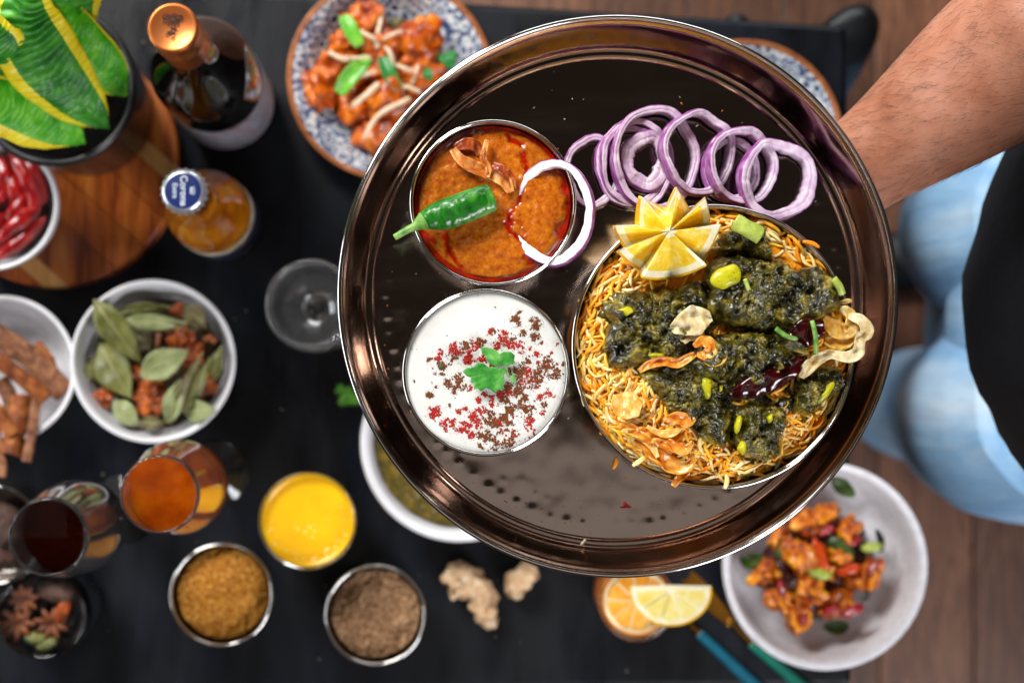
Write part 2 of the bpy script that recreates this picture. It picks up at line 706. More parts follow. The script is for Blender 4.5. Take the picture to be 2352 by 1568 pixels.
obj('wall', lathe([(0.134, 0.0), (0.1350, 0.0009), (0.1362, 0.0015), (0.1374, 0.0011), (0.1386, 0.0012), (0.1402, 0.0026), (0.1418, 0.0062), (0.1456, 0.0165), (0.1478, 0.0232),
                   (0.1490, 0.0252), (0.1500, 0.0256), (0.1506, 0.0266), (0.1500, 0.0248), (0.1482, 0.0226), (0.1424, 0.0056), (0.1408, 0.0012), (0.139, -0.0008), (0.134, -0.0012), (0, -0.0012)], TC, 240), m_steel_wall, tray)
obj('rim', lathe([(0.1517 + 0.0014 * math.cos(q), 0.0274 + 0.0014 * math.sin(q)) for q in [2 * PI * i / 14 for i in range(15)]], TC, 240), m_steel_rim, tray)
# a few fine scratches and crumbs
m_crumb = mat('rice_crumb', '#d8cdb0', 0.6, var=(900, [(0.3, '#e2d8bc'), (0.7, '#b08d52')]))
m_redflake = mat('chili_flake_red', '#7e0f12', 0.4, var=(600, [(0.3, '#640a0c'), (0.7, '#96161a')]))
m_orangespeck = mat('spice_speck', '#b2481b', 0.7, var=(900, [(0.3, '#9c3a14'), (0.7, '#cf6a2b')]))


def on_tray(px, py, z=ZF):
    return W(px, py, z)


cr, sp = [], []
rg = random.Random(5)
for k in range(150):
    a, rr = rg.uniform(0, 2 * PI), 0.133 * math.sqrt(rg.random())
    p = Vector((TC.x + rr * math.cos(a), TC.y + rr * math.sin(a), ZF + 0.0005))
    s = rg.uniform(0.0002, 0.00055)
    (cr if k % 2 else sp).append(blob(p, (s * rg.uniform(1, 2), s, s * 0.7), 1, 0.3, 2, k, rg.uniform(0, 6)))
for k in range(120):     # more spice dust toward the front edge
    p = on_tray(rg.gauss(1150, 110), rg.gauss(1215, 40), ZF + 0.0005)
    if (p - TC).length < 0.132:
        s = rg.uniform(0.0002, 0.0005)
        sp.append(blob(p, (s, s, s * 0.7), 1, 0.3, 2, k))
obj('rice_crumbs', join(*cr), m_crumb, kind='stuff', label='tiny pale crumbs scattered over the steel tray floor', cat='crumbs')
obj('spice_dust', join(*sp), m_orangespeck, kind='stuff', label='fine orange spice dust scattered over the steel tray floor', cat='spice dust')
p = on_tray(1437, 1158, ZF + 0.0003)
k_ = 1 / S(ZF)
obj('onion_skin_flake', lump([(p.x + x * k_, p.y - y * k_) for x, y in ((-14, 8), (-3, -8), (12, 4), (14, 8))], p.z, 0.0006, 24, 4, smoothr=0), m_redflake,
    label='small dark red triangular flake lying on the front of the tray', cat='flake')
p = on_tray(1338, 1247, ZF + 0.0008)
obj('rice_grain', tube([p + Vector((-8 * k_, -10 * k_, 0)), p, p + Vector((7 * k_, 9 * k_, 0))], [0.0004, 0.0011, 0.0010], 8), m_crumb,
    label='single pale rice grain lying near the front edge of the tray', cat='rice grain')

# a little dust and a few crumbs on the table
tb_ = []
rg = random.Random(77)
for k in range(90):
    p = W(rg.uniform(20, 1900), rg.uniform(60, 1540), 0.0004)
    q = rg.uniform(0.0002, 0.0006)
    tb_.append(blob(p, (q * rg.uniform(1, 2), q, q * 0.6), 1, 0.3, 2, k, rg.uniform(0, 6)))
obj('table_crumbs', join(*tb_), m_crumb, kind='stuff', label='tiny pale crumbs scattered on the black table', cat='crumbs')

# ================================================================== bowls on the tray
def steel_bowl(name, label, px, py, zrim, rpx, h, rb, mat_in=None, cat='bowl', group=None):
    """Straight-sided steel bowl with a rolled rim; px, py, rpx describe the rim circle."""
    c = W(px, py, zrim)
    R = rpx / S(zrim)
    z0 = zrim - h
    root = empty(name, (c.x, c.y, z0), label, cat, group)
    t = 0.0009
    prof = [(0, t)]
    prof += [(rb * 0.9, t), (rb, t * 1.6), (rb + 0.0016, t * 3.5)]
    for i in range(1, 9):
        u = i / 8
        prof.append((rb + 0.0016 + (R - 0.0016 - rb - 0.0016) * u ** 0.8, t * 3.5 + (h - 0.001 - t * 3.5) * u))
    ro = []
    for i in range(8, -1, -1):
        u = i / 8
        ro.append((rb + 0.0016 + t + (R - 0.0016 - rb - 0.0016) * u ** 0.8, t * 3.0 + (h - 0.0016 - t * 3.5) * u))
    prof += ro + [(rb * 0.92, 0.0), (0, 0.0)]
    obj('body', lathe(prof, (c.x, c.y, z0), 128), mat_in or m_steel_bowl, root)
    br = 0.0010
    obj('rim', lathe([(R - br + br * math.cos(q), h - br + br * math.sin(q)) for q in [2 * PI * i / 12 for i in range(13)]], (c.x, c.y, z0), 160), m_steel_rim, root)
    return root, c, R, z0


m_steel_bowl = mat('bowl_steel', '#b4aca6', 0.16, metal=1.0, rvar=(40, 0.10, 0.26), bump=[(600, 0.05, 0.0003)])

# ---- curry
bowl1, c1, R1, zb1 = steel_bowl('curry_bowl', 'small steel bowl holding orange curry on the tray', 1133, 465, 0.443, 193, 0.042, 0.037)


def curry_mat():
    m = bpy.data.materials.new('curry_gravy')
    m.use_nodes = True
    nt = m.node_tree
    L = nt.links.new
    p = nt.nodes['Principled BSDF']
    tc = nt.nodes.new('ShaderNodeTexCoord')

    def noi(s, d=6, dist=0.0, rg=0.6):
        n = nt.nodes.new('ShaderNodeTexNoise')
        n.inputs['Scale'].default_value = s
        n.inputs['Detail'].default_value = d
        n.inputs['Distortion'].default_value = dist
        n.inputs['Roughness'].default_value = rg
        L(tc.outputs['Object'], n.inputs['Vector'])
        return n
    grain = noi(300, 6)
    r1 = ramp_node(nt, [(0.24, '#7c2402'), (0.42, '#a85006'), (0.58, '#bc660c'), (0.80, '#d6902a')])
    L(grain.outputs[0], r1.inputs[0])
    # oil standing in the low streaks of the surface: vertex attribute written with the relief
    at = nt.nodes.new('ShaderNodeAttribute')
    at.attribute_name = 'oil'
    mx = nt.nodes.new('ShaderNodeMixRGB')
    L(at.outputs['Fac'], mx.inputs[0])
    L(r1.outputs[0], mx.inputs[1])
    oilc = ramp_node(nt, [(0.35, '#7c0802'), (0.65, '#b81c02')])
    L(noi(160, 4).outputs[0], oilc.inputs[0])
    L(oilc.outputs[0], mx.inputs[2])
    v = nt.nodes.new('ShaderNodeTexVoronoi')
    v.inputs['Scale'].default_value = 900
    L(tc.outputs['Object'], v.inputs['Vector'])
    rs = ramp_node(nt, [(0.16, (1, 1, 1, 1)), (0.24, (0, 0, 0, 1))])
    L(v.outputs['Distance'], rs.inputs[0])
    mx2 = nt.nodes.new('ShaderNodeMixRGB')
    ml = nt.nodes.new('ShaderNodeMath'); ml.operation = 'MULTIPLY'; ml.inputs[1].default_value = 0.55
    L(rs.outputs[0], ml.inputs[0])
    L(ml.outputs[0], mx2.inputs[0])
    L(mx.outputs[0], mx2.inputs[1])
    mx2.inputs[2].default_value = lin('#5a1c05')
    L(mx2.outputs[0], p.inputs['Base Color'])
    mr = nt.nodes.new('ShaderNodeMapRange')
    L(at.outputs['Fac'], mr.inputs[0])
    mr.inputs[3].default_value, mr.inputs[4].default_value = 0.26, 0.05
    L(mr.outputs[0], p.inputs['Roughness'])
    b = nt.nodes.new('ShaderNodeBump')
    b.inputs['Strength'].default_value = 0.3
    b.inputs['Distance'].default_value = 0.0004
    L(noi(800, 5).outputs[0], b.inputs['Height'])
    L(b.outputs[0], p.inputs['Normal'])
    p.inputs['Subsurface Weight'].default_value = 0.08
    p.inputs['Subsurface Scale'].default_value = 0.002
    return m


def Z5(x, y):   # curry close-up frame -> 2352 frame
    return ((1400 + x * 0.4782) / 1.6327, (350 + y * 0.4783) / 1.6327)


ZC = 0.4365
crease = []
for pl in ([(1200, 620), (1180, 700), (1130, 860), (1060, 960), (1060, 1080), (1150, 1140), (1190, 1200)],
           [(1250, 640), (1300, 610), (1400, 605), (1480, 640)],
           [(560, 1100), (590, 1240), (680, 1360), (700, 1420)], [(1180, 480), (1190, 540), (1210, 620)], [(1040, 300), (1070, 360), (1160, 400)],
           [(330, 850), (345, 960), (380, 1080), (480, 1170)], [(1190, 1290), (1270, 1340), (1330, 1360)]):
    crease.append([W(*Z5(*q), ZC).to_2d() for q in pl])
pools = [(W(*Z5(1500, 730), ZC), 0.0042), (W(*Z5(1490, 1080), ZC), 0.0040), (W(*Z5(1545, 880), ZC), 0.0034), (W(*Z5(1080, 1010), ZC), 0.0030),
         (W(*Z5(900, 265), ZC), 0.004), (W(*Z5(1240, 1330), ZC), 0.003), (W(*Z5(1100, 290), ZC), 0.003), (W(*Z5(700, 310), ZC), 0.003)]


def dseg(p, a, b):
    ab = b - a
    t = max(0, min(1, (p - a).dot(ab) / max(1e-12, ab.length_squared)))
    return (p - a - ab * t).length


oil_val = []


def curry_h(x, y, t):
    p = Vector((x, y))
    w = 0.0016 * FBM(x * 260, y * 260, 2.2, 3)
    d = min(dseg(p, pl[i], pl[i + 1]) for pl in crease for i in range(len(pl) - 1))
    o = max(0.0, 1 - max(0, d + w - 0.0004) / 0.0018)
    for (q, s) in pools:
        o = max(o, min(1, max(0.0, 1.4 - ((p - q.to_2d()).length + 2.2 * w) / s)))
    o = max(o, min(1.0, max(0, (t - 0.93) / 0.03 + 260 * w)))
    o = min(1, o)
    oil_val.append(o)
    return 0.0008 * FBM(x * 70, y * 70, 4.0, 3) + 0.00035 * FBM(x * 260, y * 260, 1.0, 4) * (1 - o) - 0.0010 * o + 0.0008 * (1 - t)


g = disc_surface((c1.x, c1.y, ZC), R1 - 0.0026, curry_h, 90, 200, 0.012)
oil_val += [0.0] * (len(g[0]) - len(oil_val))
m_curry = curry_mat()
curry = obj('curry', g, m_curry, label='orange brown curry with red oil streaks in the small steel bowl', cat='curry')
at = curry.data.attributes.new('oil', 'FLOAT', 'POINT')
at.data.foreach_set('value', oil_val)

# ---- green chili lying over the curry and the rim
m_chili = mat('green_chili_skin', '#1d6b1a', 0.24, coat=0.25, var=(90, [(0.25, '#083c0c'), (0.5, '#1c6a16'), (0.74, '#5c9a3c')]), bump=[(160, 0.55, 0.0012), (500, 0.2, 0.0006)], dist=1.2, sss=0.05)
m_chili_stem = mat('green_chili_stem', '#4f8a2a', 0.4, var=(200, [(0.3, '#2f6a1c'), (0.7, '#8bb356')]), bump=[(700, 0.3, 0.0005)])


def on_curry(x, y, z):
    px, py = Z5(x, y)
    return W(px, py, z)


ch = empty('green_chili', on_curry(640, 940, 0.44), 'glossy blistered green chili lying across the curry and the bowl rim', 'chili')
pts = spline([on_curry(330, 1035, 0.4465), on_curry(430, 985, 0.447), on_curry(560, 950, 0.4465), on_curry(700, 900, 0.446), on_curry(830, 850, 0.445), on_curry(925, 815, 0.4435)], 46)
rad = slist([0.0022, 0.0060, 0.0083, 0.0084, 0.0083, 0.0076], 46)
g = tube(pts, rad, 36, 0.72)
V = []
for v in g[0]:
    v = Vector(v)
    d = 0.0010 * FBM(v.x * 190, v.y * 190, v.z * 120 + 4, 4) + 0.0006 * abs(N(v.x * 420, v.y * 420, v.z * 420))
    V.append(v + Vector((0, 0, d)))
obj('body', (V, g[1]), m_chili, ch)
obj('stem', tube(spline([on_curry(165, 1130, 0.4478), on_curry(250, 1080, 0.4480), on_curry(330, 1040, 0.4475), on_curry(400, 1000, 0.4470)], 16), slist([0.0017, 0.0019, 0.0026, 0.0055], 16), 14, 0.9, 0.12, 3, 300), m_chili_stem, ch)

# ---- fried onion shreds on the curry
m_fried = mat('fried_onion', '#a85a24', 0.32, coat=0.3, sss=0.35, sssr=(0.6, 0.25, 0.1), var=(190, [(0.25, '#7c2c0c'), (0.45, '#c06a26'), (0.62, '#d99a52'), (0.8, '#efc68e')]), bump=[(500, 0.4, 0.0006)], dist=0.8)
m_fried_dark = mat('fried_onion_dark', '#8b3412', 0.3, coat=0.4, sss=0.25, sssr=(0.6, 0.2, 0.08), var=(220, [(0.25, '#5c1606'), (0.5, '#963a12'), (0.75, '#d28a4a')]), bump=[(500, 0.4, 0.0006)])
for nm, pl, wd, z, mt, lb in (
        ('fried_onion_shred', [(620, 440), (690, 530), (800, 590), (940, 640), (1030, 700), (1070, 780)], [0.004, 0.006, 0.0075, 0.007, 0.0072, 0.004], 0.4395, m_fried, 'wide translucent fried onion shred across the top of the curry'),
        ('fried_onion_shred', [(890, 365), (870, 450), (860, 520), (900, 590), (890, 660)], [0.0024, 0.0030, 0.0036, 0.0036, 0.0026], 0.4415, m_fried, 'narrow fried onion strip with curled tip standing on the curry'),
        ('fried_onion_shred', [(640, 430), (720, 400), (800, 420), (830, 490)], [0.003, 0.0065, 0.006, 0.003], 0.4385, m_fried_dark, 'dark red fried onion curl half sunk in the curry'),
        ('fried_onion_shred', [(930, 560), (1000, 600), (1070, 670), (1095, 750)], [0.003, 0.0050, 0.0052, 0.003], 0.4405, m_fried_dark, 'reddish fried onion strip at the lower end of the curry garnish')):
    pts = spline([on_curry(x, y, z + 0.0012 * math.sin(i * 1.7)) for i, (x, y) in enumerate(pl)], 26)
    obj(nm, ribbon(pts, slist(wd, 26), 0.0009, Vector((0.2, 0.1, 1)), 6, 0.22, 0.0014, 260, len(lb)), mt, label=lb, cat='fried onion', group='fried onion shreds on the curry')

# ================================================================== onion rings
m_on_white = mat('onion_flesh', '#dccfda', 0.30, sss=0.35, sssr=(0.9, 0.8, 0.85), sscale=0.003, var=(130, [(0.25, '#b890b8'), (0.5, '#d4bcd2'), (0.75, '#ece0ea')]), bump=[(500, 0.15, 0.0005)], spec=0.4)
m_on_bright = mat('onion_flesh_bright', '#e6dfe6', 0.32, sss=0.35, sssr=(0.9, 0.8, 0.9), sscale=0.003, var=(170, [(0.2, '#d5c6d8'), (0.5, '#ece6ec'), (0.8, '#f6f2f6')]), bump=[(500, 0.15, 0.0005)], spec=0.4)
m_on_skin = mat('onion_skin', '#7d2f7c', 0.28, sss=0.15, sscale=0.002, var=(120, [(0.25, '#6e206a'), (0.45, '#92488f'), (0.6, '#b078ae'), (0.78, '#cfa8ce')]), stretch=(1, 1, 3), bump=[(300, 0.2, 0.0004)], coat=0.15)


def ring_geo(rx, ry, w, h, seed=0.0, skin=0.16, seg=120):
    """Onion ring in local space, lying flat with its lower edge at z=0; slots: 0 flesh, 1 skin. A shallow groove parts the two layers."""
    prof = []
    for z in (0.0, 0.25, 0.5, 0.75, 0.94): prof.append((0.0, z, 1))
    prof += [(skin * 0.5, 1.0, 1), (skin, 1.02, 0), (0.42, 1.03, 0), (0.54, 1.0, 0), (0.58, 0.965, 0), (0.62, 0.99, 0), (0.86, 0.99, 0)]
    for z in (0.9, 0.6, 0.3, 0.0): prof.append((1.0, z, 0))
    prof.append((0.5, -0.02, 0))
    n = len(prof)
    V, F, FM = [], [], []
    for k in range(seg):
        a = 2 * PI * k / seg
        ca, sa = math.cos(a), math.sin(a)
        wv = 1 + 0.09 * N(ca * 1.2 + seed, sa * 1.2, seed) + 0.015 * N(ca * 6 + seed, sa * 6, 1)
        ww = w * (1 + 0.55 * N(ca * 0.9 + seed * 2, sa * 0.9, 5) + 0.10 * N(ca * 5 + seed, sa * 5, 2))
        dz = h * 0.30 * N(ca * 1.6 + seed, sa * 1.6, 9) + h * 0.06 * N(ca * 9 + seed, sa * 9, 3)
        lean = 0.0010 * N(ca * 1.1 + seed, sa * 1.1, 12)
        for (u, z, mi) in prof:
            bulge = 0.0006 * math.sin(PI * max(0, min(1, z))) if u < 0.01 else 0
            off = bulge - u * ww + lean * z
            V.append((ca * (rx * wv + off), sa * (ry * wv + off), z * h + dz * (1 if z > 0.5 else 0.4)))
    for k in range(seg):
        k2 = (k + 1) % seg
        for j in range(n):
            j2 = (j + 1) % n
            F.append((k * n + j, k2 * n + j, k2 * n + j2, k * n + j2))
            FM.append(1 if (prof[j][2] == 1 and prof[j2][2] == 1) or (j == n - 1) else 0)
    return V, F, FM


def onion(label, c, rx, ry, w, h, tx=0.0, ty=0.0, rz=0.0, seed=0.0, flesh=None, group='red onion rings fanned out on the tray'):
    g = ring_geo(rx, ry, w * 0.92, h, seed)
    m = Matrix.Translation(c) @ Matrix.Rotation(tx, 4, 'X') @ Matrix.Rotation(ty, 4, 'Y') @ Matrix.Rotation(rz, 4, 'Z')
    g = xf(g, m)
    if group.startswith('red'):                       # let the lowest point touch the tray
        dz = ZF + 0.0006 - min(v.z for v in g[0])
        g = ([v + Vector((0, 0, dz)) for v in g[0]], g[1], g[2])
    return obj('onion_ring', g, [flesh or m_on_white, m_on_skin], label=label, cat='onion ring', group=group, origin=Vector(c))


def Z2(x, y):
    return (2000 + x * 0.5527) / 1.6327, (300 + y * 0.5530) / 1.6327


kz = 0.5527 / 1.6327 / S(0.408)
for (x, y, rx, ry, w, h, tx, ty, lift, sd, lb) in (
        (400, 625, 198, 252, 0.0040, 0.0055, 0, 3, 0.000, 1.0, 'leftmost red onion ring, lying flat beside the curry bowl'),
        (655, 590, 245, 285, 0.0038, 0.0060, 0, 4, 0.001, 2.0, 'lowest red onion ring of the left cluster, mostly hidden under others'),
        (700, 560, 262, 310, 0.0038, 0.0065, 2, 6, 0.004, 3.0, 'large red onion ring left of centre with purple outer edge'),
        (760, 548, 182, 205, 0.0080, 0.0070, 0, 6, 0.004, 4.0, 'small thick double red onion ring nested inside larger ones'),
        (820, 530, 312, 358, 0.0042, 0.0075, 0, 9, 0.009, 5.0, 'largest tilted red onion ring above the small thick one'),
        (1110, 485, 270, 292, 0.0038, 0.0085, 0, 17, 0.014, 6.0, 'upright leaning red onion ring at the centre of the fan'),
        (1330, 610, 205, 225, 0.0040, 0.0065, 0, 6, 0.002, 7.0, 'low red onion ring tucked under the two right ones'),
        (1405, 575, 258, 268, 0.0042, 0.0085, 0, 16, 0.012, 8.0, 'second red onion ring from the right, leaning on its neighbour'),
        (1650, 672, 284, 280, 0.0062, 0.0080, 0, 12, 0.010, 9.0, 'rightmost red onion ring, wide and pale beside the rice bowl')):
    px, py = Z2(x, y)
    onion(lb, W(px, py, ZF + lift + 0.003), rx * kz * 0.99, ry * kz * 0.99, w, h, math.radians(tx), math.radians(ty), 0.0, sd)
cpt = on_curry(1412, 940, 0.4366)
ring = onion('bright onion ring half sunk in the curry and hanging over the bowl rim', cpt, 0.0236, 0.0284, 0.0047, 0.0055, 0, math.radians(-19), 0, 21.0, m_on_bright, 'onion ring on the curry')

# ================================================================== raita bowl
bowl2, c2, R2, zb2 = steel_bowl('raita_bowl', 'small steel bowl filled to the brim with white raita', 1117, 855, 0.443, 193, 0.042, 0.037)
m_raita = mat('yogurt', '#dad9d3', 0.18, sss=0.5, sssr=(1, 0.95, 0.85), sscale=0.002, var=(60, [(0.3, '#d3d2cd'), (0.7, '#dfdfda')]), bump=[(60, 0.1, 0.001)], coat=0.2)
def raita_h(x, y, t):
    return 0.0010 * FBM(x * 45, y * 45, 1, 2) * min(1.0, (1 - t) * 6) + 0.0003 * (1 - t * t)


raita = obj('raita', disc_surface((c2.x, c2.y, 0.4408), R2 - 0.0019, raita_h, 60, 140, 0.012), m_raita,
            label='smooth white yogurt raita sprinkled with red and brown spice', cat='raita')


def Zr(x, y):
    return (1400 + x * 0.5102) / 1.6327, (1000 + y * 0.5102) / 1.6327


m_redpow = mat('red_chili_powder', '#b81405', 0.75, var=(1500, [(0.3, '#8c0c00'), (0.6, '#ba1a00'), (0.8, '#dc3c06')]), bump=[(2500, 0.6, 0.0006)])
m_brnpow = mat('roasted_cumin_powder', '#6a340c', 0.8, var=(1500, [(0.3, '#4c1e00'), (0.6, '#7e3e04'), (0.8, '#b06810')]), bump=[(2500, 0.6, 0.0006)])
ZR = 0.4412
rg = random.Random(11)


def powder(clusters, seed):
    out = []
    rr = random.Random(seed)
    for (x, y, s, n) in clusters:
        for k in range(int(n * 4.6)):
            a = rr.uniform(-1.15, 1.15) * s, rr.uniform(-1.05, 1.05) * s
            d = math.hypot(*a) / max(1, s)
            # ragged clump: dense where the noise field is high, thinning outwards
            if 1.25 * FBM((x + a[0]) * 0.024, (y + a[1]) * 0.024, seed * 3.7, 4) + 0.85 - d < rr.uniform(-0.05, 0.25): continue
            px, py = Zr(x + a[0], y + a[1])
            p = W(px, py, ZR)
            rd = (p - Vector((c2.x, c2.y, ZR))).length
            if rd > R2 - 0.003: continue
            p.z = 0.4409 + raita_h(p.x, p.y, rd / R2)
            q = rr.uniform(0.00018, 0.00072) * (1.15 - min(0.75, d * 0.6))
            out.append(blob(p, (q * 1.3, q * 1.2, q * 0.45), 1, 0.45, 2, rr.uniform(0, 90), rr.uniform(0, 6)))
        for k in range(int(n * 1.2)):           # finest dust round each clump
            px, py = Zr(x + rr.gauss(0, s * 0.75), y + rr.gauss(0, s * 0.65))
            p = W(px, py, ZR)
            rd = (p - Vector((c2.x, c2.y, ZR))).length
            if rd > R2 - 0.003: continue
            p.z = 0.4409 + raita_h(p.x, p.y, rd / R2)
            q = rr.uniform(0.00009, 0.00022)
            out.append(blob(p, (q, q, q * 0.5), 1, 0.2, 2, k))
    return out


red = [(600, 600, 55, 46), (700, 650, 60, 46), (760, 580, 60, 34), (860, 480, 30, 16), (955, 500, 50, 44), (990, 565, 42, 26), (1065, 590, 48, 44), (1160, 600, 26, 14), (910, 575, 42, 26),
       (490, 635, 32, 22), (470, 672, 24, 14), (450, 1080, 58, 60), (555, 1150, 62, 66), (730, 1100, 58, 50), (670, 1180, 55, 50), (720, 1235, 30, 20), (625, 1065, 26, 16), (770, 980, 26, 16),
       (880, 1010, 34, 24), (880, 955, 30, 16), (930, 940, 36, 20), (820, 940, 26, 12), (990, 920, 34, 20), (800, 680, 44, 26), (690, 690, 28, 14), (710, 890, 24, 12), (1140, 760, 36, 20),
       (1280, 720, 30, 12), (1150, 1130, 36, 22), (1250, 1080, 30, 14), (1230, 950, 40, 16), (1300, 930, 40, 12), (1120, 830, 60, 20), (1370, 560, 40, 14), (1310, 630, 14, 8), (1375, 965, 20, 9),
       (1200, 640, 24, 10), (1210, 705, 14, 8), (680, 1045, 20, 10), (790, 1060, 40, 14), (1180, 850, 50, 14), (915, 1150, 30, 14), (1000, 1200, 120, 20), (1150, 1250, 120, 20), (760, 1160, 50, 14), (870, 740, 60, 14)]
brn = [(1040, 395, 48, 42), (1070, 340, 26, 14), (1190, 420, 50, 34), (1095, 490, 28, 14), (1190, 520, 36, 20), (1240, 560, 26, 10), (880, 480, 30, 14), (690, 580, 55, 36), (795, 560, 46, 30), (590, 670, 55, 34),
       (490, 730, 60, 56), (500, 790, 30, 16), (540, 860, 42, 28), (630, 830, 52, 36), (600, 890, 40, 18), (600, 935, 28, 14), (415, 940, 28, 20), (455, 885, 18, 8), (650, 880, 40, 16), (1050, 760, 62, 56),
       (1140, 700, 50, 30), (1260, 700, 55, 46), (1220, 780, 60, 40), (1190, 835, 60, 44), (1100, 790, 60, 40), (1080, 920, 66, 60), (1100, 970, 46, 34), (970, 980, 48, 36), (1000, 1060, 66, 50), (870, 1110, 60, 56),
       (900, 1170, 60, 40), (990, 1160, 48, 34), (1120, 1060, 60, 40), (950, 1110, 60, 30), (840, 1240, 70, 46), (800, 1240, 40, 24), (900, 1290, 40, 18), (990, 1290, 44, 24), (1040, 1230, 40, 14), (790, 1320, 26, 8),
       (1000, 890, 44, 30), (900, 1340, 60, 16), (1000, 1330, 80, 16), (1350, 760, 60, 20), (1330, 810, 40, 14), (1390, 715, 26, 10), (1250, 1010, 30, 8), (560, 1020, 18, 8), (410, 690, 24, 8), (1020, 520, 40, 14), (1170, 1030, 30, 10)]
obj('red_chili_powder', join(*powder(red, 1)), m_redpow, kind='stuff', label='bright red chili powder sprinkled in clumps on the raita', cat='chili powder')
obj('cumin_powder', join(*powder(brn, 2)), m_brnpow, kind='stuff', label='dark brown roasted cumin powder sprinkled in clumps on the raita', cat='cumin powder')

m_leaf = mat('coriander_leaf', '#2f7d27', 0.38, spec=0.4, var=(140, [(0.25, '#1c5a1a'), (0.5, '#3a8a30'), (0.75, '#79b65c')]), bump=[(240, 0.5, 0.0012)], sss=0.1, sscale=0.001)


def leaf_geo(outline_px, mid_px, z, conv, th=0.0004, amp=0.0015, seed=0.0, tilt=(0, 0)):
    """Lobed thin leaf: outline in close-up pixels, fanned from mid."""
    ol = [W(*conv(*q), z) for q in outline_px]
    c = W(*conv(*mid_px), z)
    n = len(ol)
    rings = 6
    top = []
    for i in range(rings + 1):
        t = i / rings
        for k in range(n):
            p = c.lerp(ol[k], t)
            zz = z + amp * (0.9 * math.cos(k * PI) * 0.25 * t + N(p.x * 160 + seed, p.y * 160, 0) * (0.4 + t)) + tilt[0] * (p.x - c.x) + tilt[1] * (p.y - c.y)
            top.append(Vector((p.x, p.y, zz)))
    V = top + [v - Vector((0, 0, th)) for v in top]
    o = len(top)
    F = []
    for i in range(rings):
        for k in range(n):
            k2 = (k + 1) % n
            q = (i * n + k, (i + 1) * n + k, (i + 1) * n + k2, i * n + k2)
            F.append(q[::-1]); F.append(tuple(x + o for x in q))
    for k in range(n):
        k2 = (k + 1) % n
        F.append((rings * n + k, rings * n + k2, rings * n + k2 + o, rings * n + k + o))
    return V, F


lf = empty('coriander_leaf', W(*Zr(880, 740), 0.4425), 'fresh green coriander sprig with two lobed leaves lying on the raita', 'coriander')
obj('leaflet', leaf_geo([(790, 590), (830, 592), (870, 600), (905, 612), (925, 640), (960, 622), (1010, 625), (1040, 650), (1035, 690), (1045, 705), (1010, 715), (985, 735), (960, 725), (930, 735), (905, 720), (870, 728), (850, 705), (830, 680), (820, 650), (800, 640)], (930, 690), 0.4455, Zr, seed=1.0, tilt=(0.05, 0.05)), m_leaf, lf)
obj('leaflet', leaf_geo([(655, 770), (690, 740), (735, 735), (770, 705), (815, 710), (850, 740), (880, 735), (930, 745), (970, 750), (960, 800), (968, 840), (950, 870), (960, 905), (925, 900), (890, 928), (860, 900), (830, 890), (790, 915), (770, 895), (735, 900), (745, 860), (715, 850), (720, 815), (690, 805)], (880, 790), 0.4462, Zr, seed=4.0, tilt=(-0.03, -0.03)), m_leaf, lf)
obj('stalk', tube(spline([W(*Zr(975, 745), 0.4450), W(*Zr(985, 775), 0.4445), W(*Zr(1000, 810), 0.4435)], 8), 0.0006, 8), m_chili_stem, lf)
obj('leaflet', leaf_geo([(1015, 800), (1035, 785), (1045, 810), (1040, 845), (1020, 860), (1012, 830)], (1028, 822), 0.4435, Zr, seed=7.0, amp=0.0006), m_leaf, lf)
m_herb = mat('herb_fleck', '#23401f', 0.6, var=(700, [(0.3, '#16301a'), (0.7, '#365a2c')]))
fl = []
for (x, y, s) in ((895, 297, 10), (497, 735, 28), (300, 840, 16), (265, 925, 6), (400, 685, 8), (770, 215, 5), (540, 505, 8), (1185, 985, 12), (430, 850, 9), (560, 1025, 10), (285, 605, 8), (320, 605, 5), (1400, 850, 7), (1075, 840, 16)):
    px, py = Zr(x, y)
    q = s * 0.5102 / 1.6327 / S(ZR) * 0.5
    fl.append(blob(W(px, py, ZR - 0.0001), (q * 1.4, q * 0.8, 0.0004), 2, 0.4, 2, x, x))
obj('herb_flecks', join(*fl), m_herb, kind='stuff', label='tiny dark green herb flecks floating in the raita', cat='herb flecks')

# ================================================================== rice bowl
bowl3, c3, R3, zb3 = steel_bowl('rice_bowl', 'large steel bowl heaped with yellow rice and green masala pieces', 1641, 796, 0.451, 331, 0.050, 0.062)


def Zb(x, y):   # rice close-up frame -> 2352 frame
    return (2100 + x * 0.77821) / 1.6327, (680 + y * 0.77806) / 1.6327


def rice_z(x, y):
    """Height of the rice bed."""
    t = math.hypot(x - c3.x, y - c3.y) / R3
    return 0.4415 + 0.0120 * max(0.0, 1 - t ** 2.6) + 0.0012 * FBM(x * 60, y * 60, 7, 3)


